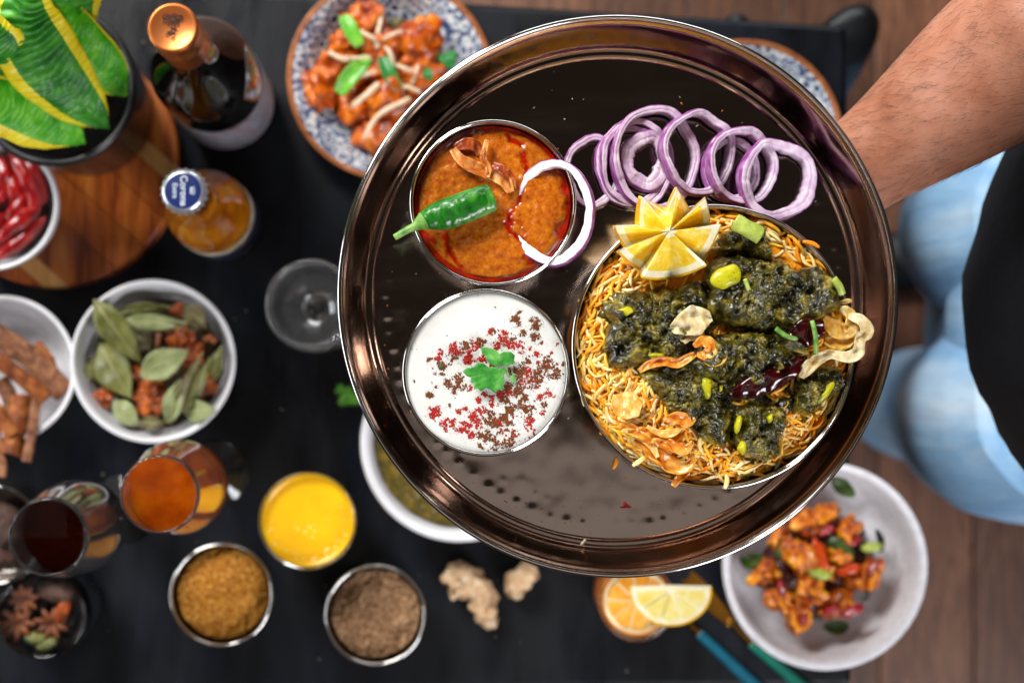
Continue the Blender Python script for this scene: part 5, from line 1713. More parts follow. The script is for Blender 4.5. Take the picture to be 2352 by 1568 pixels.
obj('whole_spices', disc_surface((jc.x, jc.y, 0.030), jR - 0.0034, lambda x, y, t: 0.004 * FBM(x * 120, y * 120, 2, 3), 24, 60, 0.022), m_dspice, kind='stuff', label='dark mixed whole spices filling the glass jar', cat='spices')
for k, (x, y, r, z, lb) in enumerate(((42, 1430, 42, 0.042, 'largest star anise at the left in the glass jar'), (118, 1432, 40, 0.042, 'star anise at the right in the glass jar'), (55, 1375, 34, 0.044, 'star anise at the top of the glass jar'))):
    c = W(x, y, z)
    r_ = empty('star_anise', c, lb, 'star anise', 'star anise in the glass jar')
    rr = r / S(z)
    for j in range(8):
        a = j * PI / 4 + k * 0.5
        d = Vector((math.cos(a), math.sin(a), 0.18))
        obj('pod', tube([c, c + d * rr * 0.55, c + d * rr], [0.0012, 0.0030, 0.0008], 8, 0.8, 0.1, j), m_anise, r_)
for (x, y, lx, rz, m, lb, nm, ct) in ((130, 1360, 0.014, -0.2, m_blackc, 'greyish dried pod leaning at the top of the glass jar', 'cardamom_pod', 'cardamom'), (145, 1400, 0.011, 1.2, m_mace, 'orange mace strip in the glass jar', 'mace', 'mace'),
                                      (108, 1478, 0.008, 0.4, m_bay[0], 'green cardamom pod at the bottom of the glass jar', 'cardamom_pod', 'cardamom'), (85, 1465, 0.009, 0.0, m_bay[0], 'green cardamom pod left of the lowest one in the jar', 'cardamom_pod', 'cardamom')):
    obj(nm, blob(W(x, y, 0.043), (lx, lx * 0.5, lx * 0.42), 3, 0.25, 2, x, rz), m, label=lb, cat=ct)

# ---- ginger
m_ginger = mat('ginger_skin', '#a58262', 0.6, var=(110, [(0.25, '#94704c'), (0.5, '#c4a27c'), (0.75, '#e8d2b4')]), bump=[(160, 0.5, 0.002), (500, 0.3, 0.0008)])


def skin_mesh(name, nodes, edges, m, label, cat, sub=2, jitter=0.0, **kw):
    """Knobbly body grown over a skeleton; nodes = (Vector, radius)."""
    me = bpy.data.meshes.new(name)
    me.from_pydata([tuple(n[0]) for n in nodes], edges, [])
    o = bpy.data.objects.new(name, me)
    COL.objects.link(o)
    sk = o.modifiers.new('skin', 'SKIN')
    for i, n in enumerate(nodes):
        r = n[1] if isinstance(n[1], (tuple, list)) else (n[1], n[1])
        me.skin_vertices[0].data[i].radius = r
    me.skin_vertices[0].data[0].use_root = True
    ss = o.modifiers.new('sub', 'SUBSURF')
    ss.levels = ss.render_levels = sub
    bpy.context.view_layer.update()
    dg = bpy.context.evaluated_depsgraph_get()
    em_ = bpy.data.meshes.new_from_object(o.evaluated_get(dg))
    V = [v.co.copy() for v in em_.vertices]
    nr = [v.normal.copy() for v in em_.vertices]
    if jitter:
        V = [v + n * jitter * FBM(v.x * 130, v.y * 130, v.z * 130, 3) for v, n in zip(V, nr)]
    F = [tuple(p.vertices) for p in em_.polygons]
    bpy.data.objects.remove(o)
    return obj(name, (V, F), m, label=label, cat=cat, **kw)


G = lambda x, y, z=0.014: W(x, y, z)
skin_mesh('ginger_root', [(G(1075, 1342), 0.017), (G(1045, 1318), 0.012), (G(1024, 1342), 0.009), (G(1095, 1310), 0.015), (G(1118, 1345), 0.013), (G(1062, 1380, .012), 0.010), (G(1040, 1300, .016), 0.005), (G(1105, 1392), 0.011), (G(1118, 1415, .012), 0.015), (G(1095, 1420, .012), 0.009)],
          [(0, 1), (1, 2), (0, 3), (0, 4), (0, 5), (1, 6), (4, 7), (7, 8), (8, 9)], m_ginger, 'knobbly ginger root with three lobes left of the other ginger', 'ginger', 3, 0.004)
skin_mesh('ginger_root', [(G(1188, 1335), 0.017), (G(1160, 1318), 0.013), (G(1210, 1310), 0.014), (G(1230, 1340), 0.012), (G(1165, 1366), 0.012), (G(1205, 1366), 0.013)],
          [(0, 1), (0, 2), (2, 3), (0, 4), (0, 5)], m_ginger, 'rounder ginger root just below the tray edge', 'ginger', 3, 0.004)

# ---- orange cocktail
oc = W(1464, 1384, 0.088)
oR = 88 / S(0.088)
oo = [(0, 0.0), (oR * 0.86, 0.0), (oR * 0.9, 0.002)] + [(oR * (0.9 + 0.1 * u), 0.002 + 0.085 * u) for u in [i / 6 for i in range(1, 7)]]
oi = [(r - 0.0022, max(z, 0.009)) for r, z in oo if z > 0.005][::-1]
obj('tumbler', lathe(oo + [(oR - 0.001, 0.0878)] + oi + [(0, 0.009)], (oc.x, oc.y, 0), 72), m_clear, label='short clear tumbler of orange cocktail below the tray', cat='glass')
m_ocock = mat('orange_cocktail', '#e8820a', 0.06, sss=0.5, sssr=(1, 0.45, 0.08), sscale=0.008, var=(50, [(0.3, '#ee7400'), (0.7, '#fc9410')]))
obj('orange_cocktail', lathe([(0, 0.0086), (oR * 0.9 - 0.0019, 0.0086), (oR * 0.985 - 0.0017, 0.0765), (oR * 0.97 - 0.0030, 0.0755), (oR * 0.9, 0.0752), (0, 0.0752)], (oc.x, oc.y, 0), 72), m_ocock, label='orange cocktail in the short tumbler', cat='drink')
m_orind = mat('orange_rind', '#e8820c', 0.4, var=(160, [(0.3, '#dd7406'), (0.7, '#f29a22')]), bump=[(600, 0.3, 0.0004)])
m_oflesh = mat('orange_flesh', '#f0a01c', 0.25, sss=0.4, sssr=(1, 0.5, 0.1), sscale=0.003, var=(150, [(0.3, '#ea9010'), (0.7, '#f8be50')]), bump=[(260, 0.5, 0.001)], coat=0.3)
m_opith = mat('orange_pith', '#f6e2b0', 0.5, var=(200, [(0.3, '#f2d79a'), (0.7, '#faeccb')]))
m_lemon_fl = mat('lemon_slice_flesh', '#f2dc6a', 0.25, sss=0.4, sssr=(1, 0.8, 0.3), sscale=0.003, var=(150, [(0.3, '#ecd04c'), (0.7, '#f8ecab')]), bump=[(260, 0.5, 0.001)])


def citrus(name, label, c, R, th, mr, mp, mf, mtx, a0=0.0, a1=2 * PI, nseg=9, cat='citrus slice', group=None):
    """Wheel or part wheel of citrus with rind, pith and separate segments, in local space moved by mtx."""
    r_ = empty(name, c, label, cat, group)
    n = 64
    full = abs(a1 - a0 - 2 * PI) < 1e-6

    def sector(r0, r1, b0, b1, z0, z1, n):
        V, F = [], []
        for i in range(n + 1):
            a = b0 + (b1 - b0) * i / n
            for (r, z) in ((r0, z0), (r1, z0), (r1, z1), (r0, z1)):
                V.append(Vector((r * math.cos(a), r * math.sin(a), z)))
        for i in range(n):
            for j in range(4):
                j2 = (j + 1) % 4
                F.append((i * 4 + j, i * 4 + j2, (i + 1) * 4 + j2, (i + 1) * 4 + j))
        F.append((0, 1, 2, 3)[::-1]); F.append((n * 4, n * 4 + 1, n * 4 + 2, n * 4 + 3))
        return V, F
    T = Matrix.Translation(c) @ mtx
    obj('rind', xf(sector(R * 0.955, R, a0, a1, 0, th, n), T), mr, r_, smooth=False)
    obj('pith', xf(sector(R * 0.004, R * 0.954, a0, a1, th * 0.06, th * 0.94, n), T), mp, r_, smooth=False)
    for k in range(nseg):
        b0 = a0 + (a1 - a0) * k / nseg
        b1 = a0 + (a1 - a0) * (k + 1) / nseg
        w = b1 - b0
        V, F = [], []
        ring = []
        m_ = 10
        pts = [(0.10 * R, (b0 + b1) / 2)]
        for i in range(m_ + 1):
            u = i / m_
            pts.append((R * 0.84 * (1 - 0.05 * abs(2 * u - 1) ** 4), b0 + w * (0.06 + 0.88 * u)))
        for zz in (-0.0004, th + 0.0005):
            for (r, a) in pts:
                V.append(Vector((r * math.cos(a), r * math.sin(a), zz)))
        q = len(pts)
        F.append(tuple(range(q))[::-1]); F.append(tuple(q + i for i in range(q)))
        for i in range(q):
            F.append((i, (i + 1) % q, q + (i + 1) % q, q + i))
        obj('segment', xf((V, F), T), mf, r_, smooth=False)
    return r_


citrus('orange_slice', 'round orange slice floating on the orange cocktail', Vector((oc.x, oc.y, 0.0765)) + Vector((0, 0.0010, 0)), oR * 0.90, 0.005, m_orind, m_opith, m_oflesh, Matrix.Rotation(0.06, 4, 'X') @ Matrix.Rotation(0.3, 4, 'Z'), nseg=9)
lc = W(1540, 1342, 0.100)
citrus('lemon_slice', 'yellow lemon slice perched on the rim of the orange cocktail', lc, 0.030, 0.008, m_lrind, m_lpith, m_lemon_fl,
       Matrix.Rotation(math.radians(4), 4, 'Z') @ Matrix.Rotation(math.radians(22), 4, 'X') @ Matrix.Rotation(math.radians(-8), 4, 'Y'), math.radians(-178), math.radians(-2), 5)

# ---- cutlery
m_gold = mat('brass_gold', '#b07a2c', 0.25, metal=1.0, bump=[(400, 0.05, 0.0003)], var=(60, [(0.3, '#a06c22'), (0.7, '#c08a3a')]))
m_teal = mat('teal_handle', '#0c5a72', 0.35, coat=0.2, var=(80, [(0.3, '#0a5268'), (0.7, '#0f667e')]))
m_green = mat('green_handle', '#0a6a58', 0.35, coat=0.2, var=(80, [(0.3, '#085f4e'), (0.7, '#0d7864')]))


def cutlery(nm, label, tip, neck, end, mh, spoon):
    A, B, C_ = W(*tip, 0.004), W(*neck, 0.007), W(*end, 0.006)
    r_ = empty(nm, B, label, 'cutlery')
    d = (C_ - B).normalized()
    obj('handle', tube(spline([B, B.lerp(C_, 0.5), C_], 14), slist([0.0038, 0.0046, 0.0052], 14), 14, 0.75), mh, r_)
    obj('neck', tube(spline([A.lerp(B, 0.3), A.lerp(B, 0.7) + Vector((0, 0, 0.001)), B + d * 0.002], 10), slist([0.0026, 0.0024, 0.0036], 10), 12, 0.8), m_gold, r_)
    # blade or bowl of the piece, lying towards the glass
    back = (A - B).normalized()
    n = 18
    pts = [A.lerp(B, 0.45) + back * (0.055 * i / (n - 1)) + Vector((0, 0, -0.002)) for i in range(n)]
    wd = [0.006 + (0.018 if spoon else 0.010) * math.sin(PI * min(0.98, 0.02 + 0.85 * i / (n - 1))) for i in range(n)]
    obj('bowl' if spoon else 'blade', ribbon(pts, wd, 0.0016, Vector((0, 0, 1)), 8, 0.14 if spoon else 0.02), m_gold, r_)


cutlery('spoon', 'gold spoon with a teal handle below the orange cocktail', (1556, 1405), (1604, 1452), (1790, 1625), m_teal, True)
cutlery('knife', 'gold knife with a green handle against the pale bowl', (1650, 1398), (1724, 1475), (1920, 1640), m_green, False)

# ---- pale stoneware bowl with fried chicken at the lower right
pb, pbc, pbR, pbz = ceramic_bowl('stoneware_bowl', 'wide pale grey bowl of chili chicken at the table corner', 1897, 1300, 0.048, 240, 0.048, 0.062, m_stone, 0.0055, curve=0.50)
m_chk = mat('chili_chicken', '#d0640a', 0.28, coat=0.2, var=(70, [(0.30, '#4e1202'), (0.41, '#b85206'), (0.53, '#ea9010'), (0.70, '#fdc84c')]), bump=[(150, 0.5, 0.003), (420, 0.3, 0.001)], sss=0.05)
m_pepred = mat('red_pepper', '#8e0e1a', 0.22, coat=0.4, var=(120, [(0.3, '#6d0812'), (0.7, '#b01c26')]))
m_pepor = mat('orange_red_pepper', '#c23a0a', 0.22, coat=0.4, var=(120, [(0.3, '#a62c06'), (0.7, '#d9521a')]))
m_gleaf = mat('dark_green_leaf', '#2c4412', 0.35, var=(120, [(0.3, '#1a2e0a'), (0.7, '#4a6420')]), bump=[(200, 0.4, 0.001)])
m_dkleaf = mat('fried_dark_leaf', '#12120c', 0.35, var=(120, [(0.3, '#0a0a06'), (0.7, '#22200f')]))


m_chicken_gap = mat('dark_chicken_gap', '#3a0c02', 0.25, coat=0.3, var=(140, [(0.3, '#1a0401'), (0.55, '#4c1203'), (0.8, '#8a2c06')]), bump=[(140, 0.8, 0.003)])


def Zw(x, y):
    return (2700 + x * 0.51646) / 1.6327, (1750 + y * 0.51658) / 1.6327


obj('chicken_gap_filler', lump([W(*Zw(*q), 0.022).to_2d() for q in ((560, 330), (800, 300), (1010, 400), (1130, 560), (1150, 740), (1010, 900), (930, 1060), (620, 1130), (430, 1040), (300, 850), (290, 720), (400, 520))], 0.012, 0.014, 100, 22, 3, (0.004, 70), (0.002, 200), seed=8, edge=0.12, smoothr=1), m_chicken_gap, label='dark red filler for the dark gaps between the chicken pieces in the pale bowl', cat='sauce')  # dark lump added to darken the gaps between the pieces
chs = ((640, 400, .0165, .013, 'curled battered chicken piece at the top of the pale bowl'), (930, 470, .0145, .011, 'battered chicken piece at the upper right of the pale bowl'), (560, 640, .018, .013, 'largest battered chicken piece left of centre in the pale bowl'),
       (320, 770, .014, .011, 'leftmost battered chicken piece in the pale bowl'), (1090, 760, .016, .010, 'rightmost battered chicken piece in the pale bowl'), (650, 890, .0155, .011, 'battered chicken piece at the centre of the pale bowl'),
       (830, 990, .0155, .012, 'battered chicken piece right of the bottom one in the pale bowl'), (560, 1080, .0165, .012, 'bottom battered chicken piece in the pale bowl'), (430, 960, .013, .010, 'reddish battered chicken piece at the lower left of the pale bowl'),
       (770, 330, .012, .009, 'small battered chicken piece near the tray edge'), (440, 520, .012, .010, 'small battered chicken piece at the upper left, near the tray'), (860, 640, .011, .009, 'small brown battered piece in the middle right'),
       (740, 760, .011, .010, 'small battered piece behind the green pepper'), (980, 820, .010, .009, 'small battered piece below the orange pepper'))
for k, (x, y, a, b, lb) in enumerate(chs):
    z = 0.026 + 0.004 * (k % 3) + (0.006 if k in (0, 2, 5) else 0)
    obj('chicken_piece', blob(W(*Zw(x, y), z), (a * 0.78, b * 0.78, 0.0105), 4, 0.65, 1.7, k * 6.3 + 2, k * 1.1, 0.14, 5), m_chk, label=lb, cat='chicken', group='chili chicken pieces in the pale bowl')
for k, (x, y, a, rz, m, lb, nm, ct) in enumerate((
        (780, 460, .007, 0.4, m_pepred, 'red pepper bit beside the top chicken piece', 'red_pepper', 'pepper'), (950, 545, .008, 0.3, m_pepred, 'red pepper bit under the upper right chicken piece', 'red_pepper', 'pepper'),
        (720, 640, .013, -1.2, m_pepor, 'orange red pepper strip in the middle of the pale bowl', 'pepper_strip', 'pepper'), (940, 740, .010, 0.2, m_pepor, 'orange red pepper chunk right of centre', 'pepper_strip', 'pepper'),
        (620, 890, .008, 0.5, m_pepred, 'dark red pepper bit on the centre chicken piece', 'red_pepper', 'pepper'), (440, 870, .006, 1.5, m_pepred, 'dark red pepper bit at the left of the pile', 'red_pepper', 'pepper'), (800, 1035, .007, 0.2, m_pepred, 'dark red pepper bit on the lower right chicken piece', 'red_pepper', 'pepper'),
        (600, 1110, .006, 0.9, m_pepred, 'dark red pepper bit on the bottom chicken piece', 'red_pepper', 'pepper'), (880, 590, .013, -0.7, m_gleaf, 'dark green pepper strip right of centre in the pale bowl', 'pepper_strip', 'pepper'), (690, 770, .012, -0.2, m_stem, 'pale green pepper strip in the middle of the pale bowl', 'pepper_strip', 'pepper'),
        (440, 600, .007, 1.0, m_gleaf, 'dark green bit at the upper left of the pile', 'pepper_strip', 'pepper'), (1100, 580, .008, 0.1, m_stem, 'green pepper bit beside the dark fried leaf', 'pepper_strip', 'pepper'), (1110, 730, .007, 0.8, m_pepred, 'dark red bit on the rightmost chicken piece', 'red_pepper', 'pepper'), (960, 1040, .010, 0.4, m_pepred, 'dark red dried strip at the lower right of the pile', 'red_pepper', 'pepper'))):
    obj(nm, blob(W(*Zw(x, y), 0.040), (a, a * 0.45, 0.004), 3, 0.4, 1.6, k * 2.9, rz), m, label=lb, cat=ct, group='pepper bits in the pale bowl')
for k, (pl, w, m, lb) in enumerate(([[(810, 100), (890, 150), (980, 210)], .012, m_gleaf, 'dark green leaf at the top of the pale bowl near the tray'], [[(150, 650), (220, 680), (300, 640)], .014, m_gleaf, 'dark green leaf at the left of the pale bowl under the tray'],
                                    [[(750, 1150), (850, 1165), (940, 1150)], .012, m_gleaf, 'dark green leaf below the chicken in the pale bowl'], [[(1135, 450), (1165, 530), (1170, 620)], .006, m_dkleaf, 'thin black fried leaf at the right of the chicken'], [[(1075, 880), (1060, 930), (1035, 975)], .005, m_dkleaf, 'short black fried leaf under the rightmost chicken'])):
    pts = spline([W(*Zw(x, y), 0.022 + 0.004 * (k % 2)) for x, y in pl], 16)
    obj('fried_leaf', ribbon(pts, [w * max(0.1, math.sin(PI * (0.05 + 0.9 * i / 15))) for i in range(16)], 0.0006, Vector((0, 0, 1)), 6, 0.15, 0.002, 100, k), m, label=lb, cat='leaf', group='fried leaves in the pale bowl')

# ---- patterned plates
def pattern_mat():
    m = bpy.data.materials.new('blue_white_print_glaze')
    m.use_nodes = True
    nt = m.node_tree
    L = nt.links.new
    p = nt.nodes['Principled BSDF']
    tc = nt.nodes.new('ShaderNodeTexCoord')
    v = nt.nodes.new('ShaderNodeTexVoronoi')
    v.feature = 'F1'
    v.inputs['Scale'].default_value = 95
    L(tc.outputs['Object'], v.inputs['Vector'])
    w = nt.nodes.new('ShaderNodeMath'); w.operation = 'SINE'
    ml = nt.nodes.new('ShaderNodeMath'); ml.operation = 'MULTIPLY'; ml.inputs[1].default_value = 17
    L(v.outputs['Distance'], ml.inputs[0]); L(ml.outputs[0], w.inputs[0])
    n = nt.nodes.new('ShaderNodeTexNoise'); n.inputs['Scale'].default_value = 150; n.inputs['Detail'].default_value = 5; n.inputs['Distortion'].default_value = 2.0
    L(tc.outputs['Object'], n.inputs['Vector'])
    mr = nt.nodes.new('ShaderNodeMath'); mr.operation = 'MULTIPLY_ADD'; mr.inputs[1].default_value = 0.16; L(w.outputs[0], mr.inputs[0]); L(n.outputs[0], mr.inputs[2])
    r = ramp_node(nt, [(0.34, '#26365c'), (0.45, '#4b648e'), (0.52, '#a9b6c6'), (0.62, '#d3d6d6'), (0.85, '#ddd9cf')])
    L(mr.outputs[0], r.inputs[0])
    L(r.outputs[0], p.inputs['Base Color'])
    p.inputs['Roughness'].default_value = 0.2
    p.inputs['Coat Weight'].default_value = 0.3
    return m


m_pat = pattern_mat()
m_prim = mat('rust_glazed_edge', '#9a5a2c', 0.4, var=(120, [(0.3, '#7e4420'), (0.6, '#a46232'), (0.85, '#c08450')]))


def plate(label, px, py, rpx, z=0.030):
    c = W(px, py, z)
    R = rpx / S(z)
    prof = [(0, 0.005), (R * 0.58, 0.006), (R * 0.70, 0.010), (R * 0.80, 0.0185), (R * 0.90, 0.0255), (R * 0.945, 0.0283), (R * 0.975, 0.0297), (R * 0.992, 0.030), (R, 0.029), (R * 0.985, 0.027), (R * 0.9, 0.022), (R * 0.72, 0.008), (R * 0.62, 0.001), (R * 0.58, 0.0), (R * 0.5, 0.0015), (0, 0.0015)]
    o = obj('patterned_plate', lathe(prof, (c.x, c.y, 0), 110, mat_of=lambda i: 1 if 5 <= i <= 9 else 0, wob=0.006, seed=px), [m_pat, m_prim], label=label, cat='plate', group='blue patterned plates')
    return o, c, R


plA, plc, plR = plate('blue patterned plate with rust edge, loaded with orange chicken', 896, 178, 238)
plB, plc2, plR2 = plate('empty edge of a blue patterned plate behind the tray at the right', 1712, 318, 232)
m_tik = mat('tandoori_glaze', '#b04004', 0.28, coat=0.15, var=(70, [(0.30, '#3e0e02'), (0.43, '#9c3a04'), (0.55, '#cc6208'), (0.74, '#f29c30')]), bump=[(120, 0.5, 0.003), (380, 0.25, 0.001)], sss=0.06)


def Zp(x, y):
    return (1000 + x * 0.46809) / 1.6327, y * 0.46811 / 1.6327


# herb gravy around the chicken
m_gravy = mat('herb_gravy', '#4b431c', 0.25, var=(140, [(0.25, '#1c1a0a'), (0.5, '#554c22'), (0.75, '#937d46')]), bump=[(200, 0.6, 0.002)])
obj('herb_gravy', lump([W(*Zp(x, y), 0.008).to_2d() for x, y in ((560, 260), (800, 60), (1100, 60), (1330, 260), (1450, 520), (1200, 900), (820, 1130), (560, 980), (420, 700), (440, 420))], 0.0068, 0.0022, 120, 24, 3, (0.0006, 60), (0.0004, 240), seed=3, edge=0.16, smoothr=1), m_gravy, label='dark herb gravy spread under the orange chicken', cat='gravy')
tik = ((780, 190, .020, .015, 0.3, 'orange chicken piece at the top of the patterned plate'), (900, 330, .019, .014, -0.4, 'orange chicken piece under the crossed ginger sticks'), (1210, 340, .024, .019, 0.9, 'large dark orange chicken piece at the upper right of the plate'),
       (640, 380, .016, .013, 0.2, 'dark red chicken piece left of the crossed ginger sticks'), (520, 560, .019, .015, 1.2, 'orange chicken piece at the left of the plate'), (430, 720, .014, .019, 0.3, 'leftmost red chicken piece on the plate'),
       (850, 560, .017, .014, 0.6, 'orange chicken piece at the centre of the plate'), (760, 850, .019, .015, 0.4, 'bright orange chicken piece at the lower left centre'), (960, 790, .022, .017, 0.7, 'orange chicken piece below the centre of the plate'),
       (1250, 620, .021, .018, 0.1, 'orange chicken piece tucked against the tray edge'), (920, 1080, .022, .018, -0.3, 'lowest orange chicken piece on the plate'), (700, 660, .015, .012, 0.8, 'reddish chicken piece under the pale green stalk'), (1080, 500, .018, .014, 0.2, 'orange chicken piece right of the green spring onion'))
for k, (x, y, a, b, rz, lb) in enumerate(tik):
    z = 0.020 + (0.008 if k in (0, 1, 6, 8, 2) else 0.0)
    obj('chicken_piece', blob(W(*Zp(x, y), z), (a * 0.88, b * 0.88, 0.013), 4, 0.5, 1.5, k * 4.7 + 9, rz, 0.08, 5), m_tik, label=lb, cat='chicken', group='orange chicken pieces on the patterned plate')
m_gj = mat('ginger_julienne', '#d9bf9a', 0.45, var=(150, [(0.3, '#c9a478'), (0.7, '#ead9c0')]), bump=[(300, 0.2, 0.0006)], sss=0.1, sscale=0.002)
m_so = mat('spring_onion', '#5fae2e', 0.35, var=(60, [(0.3, '#3f9424'), (0.6, '#7cc040'), (0.85, '#b4d66e')]), bump=[(260, 0.2, 0.0006)])
m_sod = mat('spring_onion_dark', '#2a7a34', 0.35, var=(60, [(0.3, '#1c6228'), (0.7, '#3c9444')]), bump=[(260, 0.2, 0.0006)])
gj = (((880, 390), (895, 260), (915, 120), .0028, 'thick pale ginger stick standing topmost on the chicken'), ((750, 250), (820, 290), (880, 320), .0024, 'ginger stick crossing from the left under the topmost one'), ((930, 320), (1000, 280), (1080, 250), .0020, 'ginger stick pointing to the upper right'),
      ((940, 350), (990, 430), (1010, 530), .0028, 'ginger stick running down right of the crossing'), ((500, 420), (600, 470), (700, 490), .0026, 'pale ginger stick at the left of the plate'), ((620, 460), (740, 465), (830, 455), .0016, 'thin ginger stick beside the left one'),
      ((590, 650), (760, 600), (930, 560), .0034, 'long pale ginger stick over the green stalk'), ((1040, 520), (1110, 550), (1170, 570), .0022, 'short ginger stick right of the green spring onion'), ((690, 850), (800, 760), (900, 670), .0030, 'ginger stick below the centre of the plate'),
      ((1080, 780), (1090, 700), (1080, 660), .0020, 'short upright ginger stick near the tray edge'), ((1060, 690), (1140, 700), (1230, 740), .0020, 'ginger stick crossing the short upright one'), ((780, 1110), (900, 920), (1150, 790), .0026, 'longest curved ginger stick at the lower right of the plate'), ((1160, 680), (1190, 600), (1215, 520), .0018, 'thin ginger stick by the tray edge'))
for k, (a, b, c, r, lb) in enumerate(gj):
    z = 0.037 + 0.003 * (k % 3) - (0.004 if k > 8 else 0)
    pts = spline([W(*Zp(*a), z), W(*Zp(*b), z + 0.003), W(*Zp(*c), z)], 12)
    obj('ginger_stick', tube(pts, [r * 0.78] * 12, 6, 0.7, 0.12, k, 200), m_gj, label=lb, cat='ginger stick', group='ginger sticks on the orange chicken')
for k, (a, b, c, w, m, lb) in enumerate((((615, 130), (670, 250), (745, 370), .012, m_so, 'bright green spring onion slice at the upper left of the chicken'), ((575, 750), (660, 620), (815, 460), .013, m_so, 'pale green spring onion slice left of centre'), ((920, 460), (970, 580), (1050, 720), .011, m_sod, 'dark green spring onion slice at the centre of the plate'),
                                         ((1430, 440), (1460, 480), (1500, 510), .014, m_sod, 'dark green bit at the right of the plate'), ((1270, 560), (1290, 600), (1310, 640), .007, m_sod, 'small dark green bit by the tray edge'))):
    z = 0.038
    pts = spline([W(*Zp(*a), z), W(*Zp(*b), z + 0.003), W(*Zp(*c), z)], 16)
    obj('spring_onion', ribbon(pts, [w * max(0.25, math.sin(PI * (0.08 + 0.84 * i / 15)) ** 0.5) for i in range(16)], 0.0016, Vector((0.2, 0, 1)), 6, 0.25, 0.0008, 100, k), m, label=lb, cat='spring onion', group='spring onion slices on the chicken')

# ---- sprig by the tray edge
r_ = empty('coriander_sprig', W(800, 908, 0.003), 'small bright green coriander sprig peeking out left of the tray', 'coriander')
for k, (x, y, s) in enumerate(((782, 895, 12), (800, 905, 16), (790, 920, 13), (815, 918, 14))):
    ol = []
    for i in range(18):
        a = 2 * PI * i / 18
        rr = s * (1 + 0.3 * math.cos(i * PI) + 0.15 * math.sin(3 * a))
        ol.append((x + rr * math.cos(a), y + rr * math.sin(a)))
    obj('leaflet', leaf_geo(ol, (x, y), 0.008 + 0.003 * k, lambda u, v: (u, v), 0.0004, 0.002, k), m_so, r_)

# ---- a few bubbles at the edge of the yellow drink
bu = []
rg = random.Random(31)
m_bub = mat('pale_foam', '#f6d860', 0.2, var=(300, [(0.3, '#f2cc40'), (0.7, '#fbe690')]))
for k in range(46):
    a = rg.gauss(-1.5, 0.9)
    rr = (yR - 0.005) * rg.uniform(0.82, 1.0) if k > 8 else (yR - 0.01) * rg.uniform(0.1, 0.8)
    q = rg.uniform(0.0004, 0.0011)
    bu.append(blob((yc.x + rr * math.cos(a), yc.y + rr * math.sin(a), 0.0859), (q, q, q * 0.6), 2, 0))
obj('drink_bubbles', join(*bu), m_bub, kind='stuff', label='pale bubbles along the edge of the yellow drink', cat='bubbles')

# ================================================================== the person holding the tray
def skin_mat():
    m = mat('arm_skin', '#b57a60', 0.40, sss=0.2, sssr=(1.0, 0.35, 0.2), sscale=0.005, var=(34, [(0.25, '#a4664c'), (0.5, '#b57a60'), (0.75, '#c48c74')]), bump=[(420, 0.35, 0.0010), (1500, 0.25, 0.0004)])
    return m


m_skin = skin_mat()
m_hair = mat('arm_hair', '#1c120d', 0.5, var=(200, [(0.3, '#150d09'), (0.7, '#2a1a12')]))
m_cloth = mat('black_apron_cloth', '#05060a', 0.75, spec=0.25, var=(30, [(0.3, '#030408'), (0.7, '#090b12')]), bump=[(900, 0.3, 0.0006), (14, 0.3, 0.012)], stretch=(1, 1, 0.5))


def denim():
    m = mat('washed_denim', '#6f9ac6', 0.8, var=(6, [(0.25, '#6696c6'), (0.5, '#8cb6da'), (0.75, '#c6daea')]), bump=[(1100, 0.4, 0.0006), (14, 0.30, 0.010)], stretch=(3.2, 3.2, 0.25), detail=4)
    return m


m_jean = denim()
m_shoe = mat('black_shoe_leather', '#0a0b0e', 0.4, var=(40, [(0.3, '#07080a'), (0.7, '#121419')]))
hand_c = Vector((TC.x + 0.035, TC.y - 0.015, ZF - 0.030))
el = W(2440, 20, 0.42)
wr = W(1935, 420, 0.362)
person = empty('person', (0.50, 0.08, FZ + 0.008), 'person in black apron and light jeans holding the tray on one bare forearm', 'person')


def A(px, py, z):
    return W(px, py, z)


nodes = [(A(2560, -60, .50), (0.052, 0.052)),          # elbow side, root
         (A(2440, 40, .455), (0.052, 0.050)), (A(2330, 122, .425), (0.0500, 0.047)), (A(2220, 205, .402), (0.0455, 0.043)), (A(2110, 288, .385), (0.0385, 0.036)),
         (A(2010, 360, .371), (0.0322, 0.028)), (A(1920, 420, .362), (0.0300, 0.022)), (A(1850, 465, .366), (0.034, 0.017)), (A(1770, 510, .374), (0.040, 0.014)), (A(1700, 550, .3795), (0.040, 0.012))]
edges = [(i, i + 1) for i in range(9)]
palm = 9
hx = (A(1700, 550, .38) - A(1850, 465, .38)).normalized()
hy = Vector((-hx.y, hx.x, 0))
base = nodes[palm][0]
for f, (off, L, sp) in enumerate(((-0.030, 0.062, -0.35), (-0.011, 0.078, -0.10), (0.010, 0.082, 0.10), (0.030, 0.072, 0.32))):
    d = (hx + hy * sp).normalized()
    p0 = base + hy * off + hx * 0.010
    nodes.append((Vector((p0.x, p0.y, 0.383)), (0.0095, 0.0085)))
    a = len(nodes) - 1
    edges.append((palm, a))
    for q, (k, dz) in enumerate(((0.42, 0.006), (0.75, 0.008), (1.0, 0.0075))):
        pp = p0 + d * L * k
        nodes.append((Vector((pp.x, pp.y, 0.383 + dz)), (0.0088 - 0.0008 * q, 0.008 - 0.0008 * q)))
        edges.append((a, len(nodes) - 1))
        a = len(nodes) - 1
tb = nodes[7][0] + hy * 0.030
for q, (k, dz) in enumerate(((0.0, 0.0), (0.03, 0.006), (0.055, 0.012))):
    pp = tb + (hy * 0.8 + hx * 0.6).normalized() * k
    nodes.append((Vector((pp.x, pp.y, 0.374 + dz)), (0.012 - 0.0015 * q, 0.011 - 0.0015 * q)))
    edges.append((7 if q == 0 else len(nodes) - 2, len(nodes) - 1))
arm = skin_mesh('arm', nodes, edges, m_skin, None, None, 3)
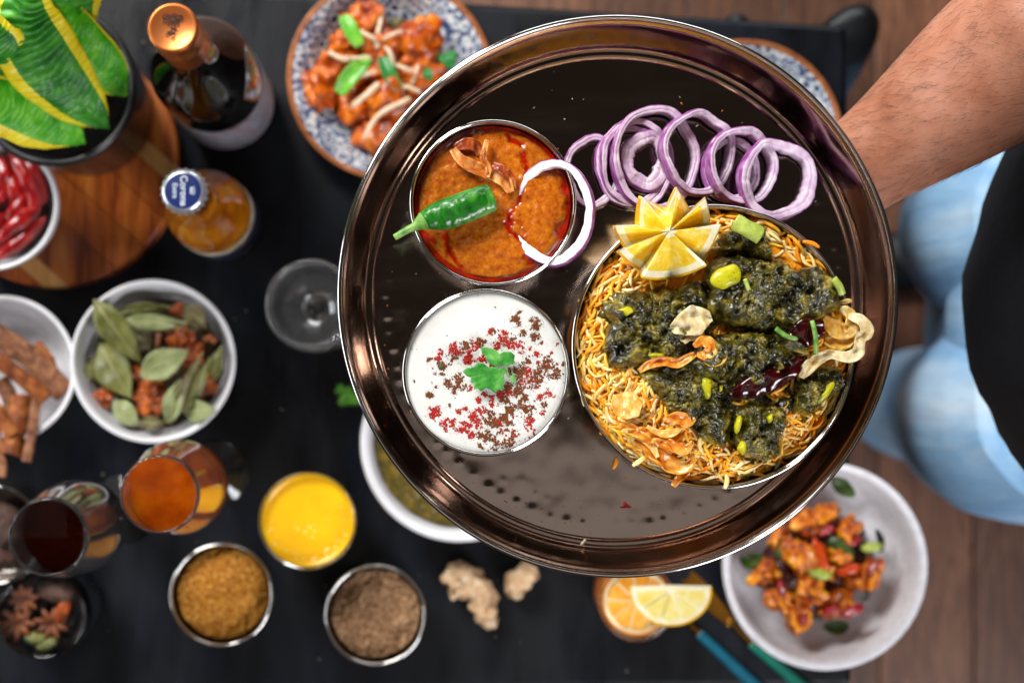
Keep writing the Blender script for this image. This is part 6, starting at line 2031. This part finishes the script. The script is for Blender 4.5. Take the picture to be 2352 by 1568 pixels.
arm.parent = person
arm.location = Vector(arm.location) - wloc(person)
ROOTLOC[arm] = Vector(arm.location)
# forearm hair: short fine strands rooted on the upper side of the arm
rg = random.Random(8)
me = arm.data
W0 = wloc(person) + Vector(arm.location)
hs = []
ax0, ax1 = A(1930, 420, .365), A(2440, 40, .455)
axd = (ax0 - ax1).normalized()
tops = [(W0 + v.co, v.normal.copy()) for v in me.vertices if v.normal.z > 0.02 and (W0 + v.co).x > A(1890, 400, .38).x]
for k in range(2600):
    p, n = tops[rg.randrange(len(tops))]
    p = p + Vector((rg.gauss(0, 0.0035), rg.gauss(0, 0.0035), 0))
    hit, loc, nrm, _ = arm.closest_point_on_mesh(p - W0)
    if not hit: continue
    p = W0 + loc
    n = nrm
    d = axd * 0.8 + Vector((-axd.y, axd.x, 0)) * rg.gauss(-0.5, 0.45)
    d = (d - n * d.dot(n)).normalized()
    L = rg.uniform(0.006, 0.014)
    pts = [p - n * 0.0003, p + d * L * 0.5 + n * 0.0011, p + d * L + n * 0.0011]
    hs.append(tube(pts, [0.00005, 0.000045, 0.00002], 3))
hh = obj('arm_hair', join(*hs), m_hair, arm, kind='stuff')


def body_tube(rows, seg=64, fold=0.0, ff=(6, 14), seed=0.0):
    """Stack of ellipses (x, y, z, half x, half y) with cloth folds, closed at both ends."""
    n = 40
    cols = [slist([r[i] for r in rows], n) for i in range(5)]
    V, F = [], []
    for i in range(n):
        x, y, z, a, b = (c[i] for c in cols)
        for k in range(seg):
            q = 2 * PI * k / seg
            f = 1 + fold * 0.5 * (1 - 2 * abs(N(math.cos(q) * ff[0] * 0.5 + seed, math.sin(q) * ff[0] * 0.5 + z * 9, z * ff[1] * 0.8))) + fold * N(math.cos(q) * ff[0] * 0.35 + seed, math.sin(q) * ff[0] * 0.35, z * ff[1]) + fold * 0.4 * N(math.cos(q) * ff[0], math.sin(q) * ff[0] + seed, z * ff[1] * 0.6)
            V.append((x + a * f * math.cos(q), y + b * f * math.sin(q), z))
    for i in range(n - 1):
        for k in range(seg):
            k2 = (k + 1) % seg
            F.append((i * seg + k, (i + 1) * seg + k, (i + 1) * seg + k2, i * seg + k2))
    F.append(tuple(range(seg))); F.append(tuple((n - 1) * seg + k for k in range(seg))[::-1])
    return V, F


obj('apron', body_tube([(0.505, 0.06, 0.62, 0.10, 0.17), (0.49, 0.06, 0.50, 0.125, 0.175), (0.484, 0.062, 0.36, 0.137, 0.165), (0.482, 0.062, 0.27, 0.138, 0.162), (0.520, 0.062, 0.16, 0.140, 0.155), (0.565, 0.062, 0.06, 0.14, 0.15)], fold=0.035, ff=(6, 7), seed=2), m_cloth, person)
jeans = obj('jeans', join(
    body_tube([(0.565, 0.062, 0.16, 0.115, 0.150), (0.555, 0.062, 0.06, 0.118, 0.160), (0.545, 0.062, -0.06, 0.110, 0.165), (0.548, 0.062, -0.16, 0.090, 0.155), (0.562, 0.062, -0.28, 0.084, 0.145), (0.585, 0.062, -0.40, 0.075, 0.13)], fold=0.02, ff=(6, 9), seed=3),
    body_tube([(0.53, 0.135, 0.02, 0.10, 0.088), (0.515, 0.140, -0.10, 0.100, 0.092), (0.545, 0.155, -0.30, 0.088, 0.084), (0.61, 0.165, -0.52, 0.078, 0.072), (0.66, 0.165, -0.715, 0.075, 0.070)], fold=0.022, ff=(7, 7), seed=5),
    body_tube([(0.53, -0.010, 0.02, 0.10, 0.090), (0.515, -0.020, -0.10, 0.104, 0.094), (0.545, -0.025, -0.30, 0.094, 0.086), (0.585, -0.020, -0.52, 0.088, 0.076), (0.60, -0.016, -0.715, 0.094, 0.068)], fold=0.022, ff=(7, 7), seed=9)), m_jean, person)
for (x, y, rz) in ((0.60, 0.165, 0.15), (0.555, 0.02, -0.35)):
    m = Matrix.Translation((x, y, FZ + 0.008)) @ Matrix.Rotation(rz, 4, 'Z')
    V, F = [], []
    n, sg = 20, 20
    for i in range(n):
        u = i / (n - 1)
        xx = -0.14 + 0.28 * u
        hw = 0.046 * (math.sin(PI * min(0.97, 0.06 + u * 0.9)) ** 0.45) * (0.86 + 0.14 * math.cos(u * 5))
        hh_ = 0.045 + 0.05 * max(0, (u - 0.35)) * 1.6
        for k in range(sg):
            q = 2 * PI * k / sg
            V.append(m @ Vector((xx, hw * math.cos(q), max(0.0, hh_ * 0.5 + hh_ * 0.5 * math.sin(q)))))
    for i in range(n - 1):
        for k in range(sg):
            F.append((i * sg + k, i * sg + (k + 1) % sg, (i + 1) * sg + (k + 1) % sg, (i + 1) * sg + k))
    F.append(tuple(range(sg))[::-1]); F.append(tuple((n - 1) * sg + k for k in range(sg)))
    obj('shoe', (V, F), m_shoe, person)
bpy.context.view_layer.update()
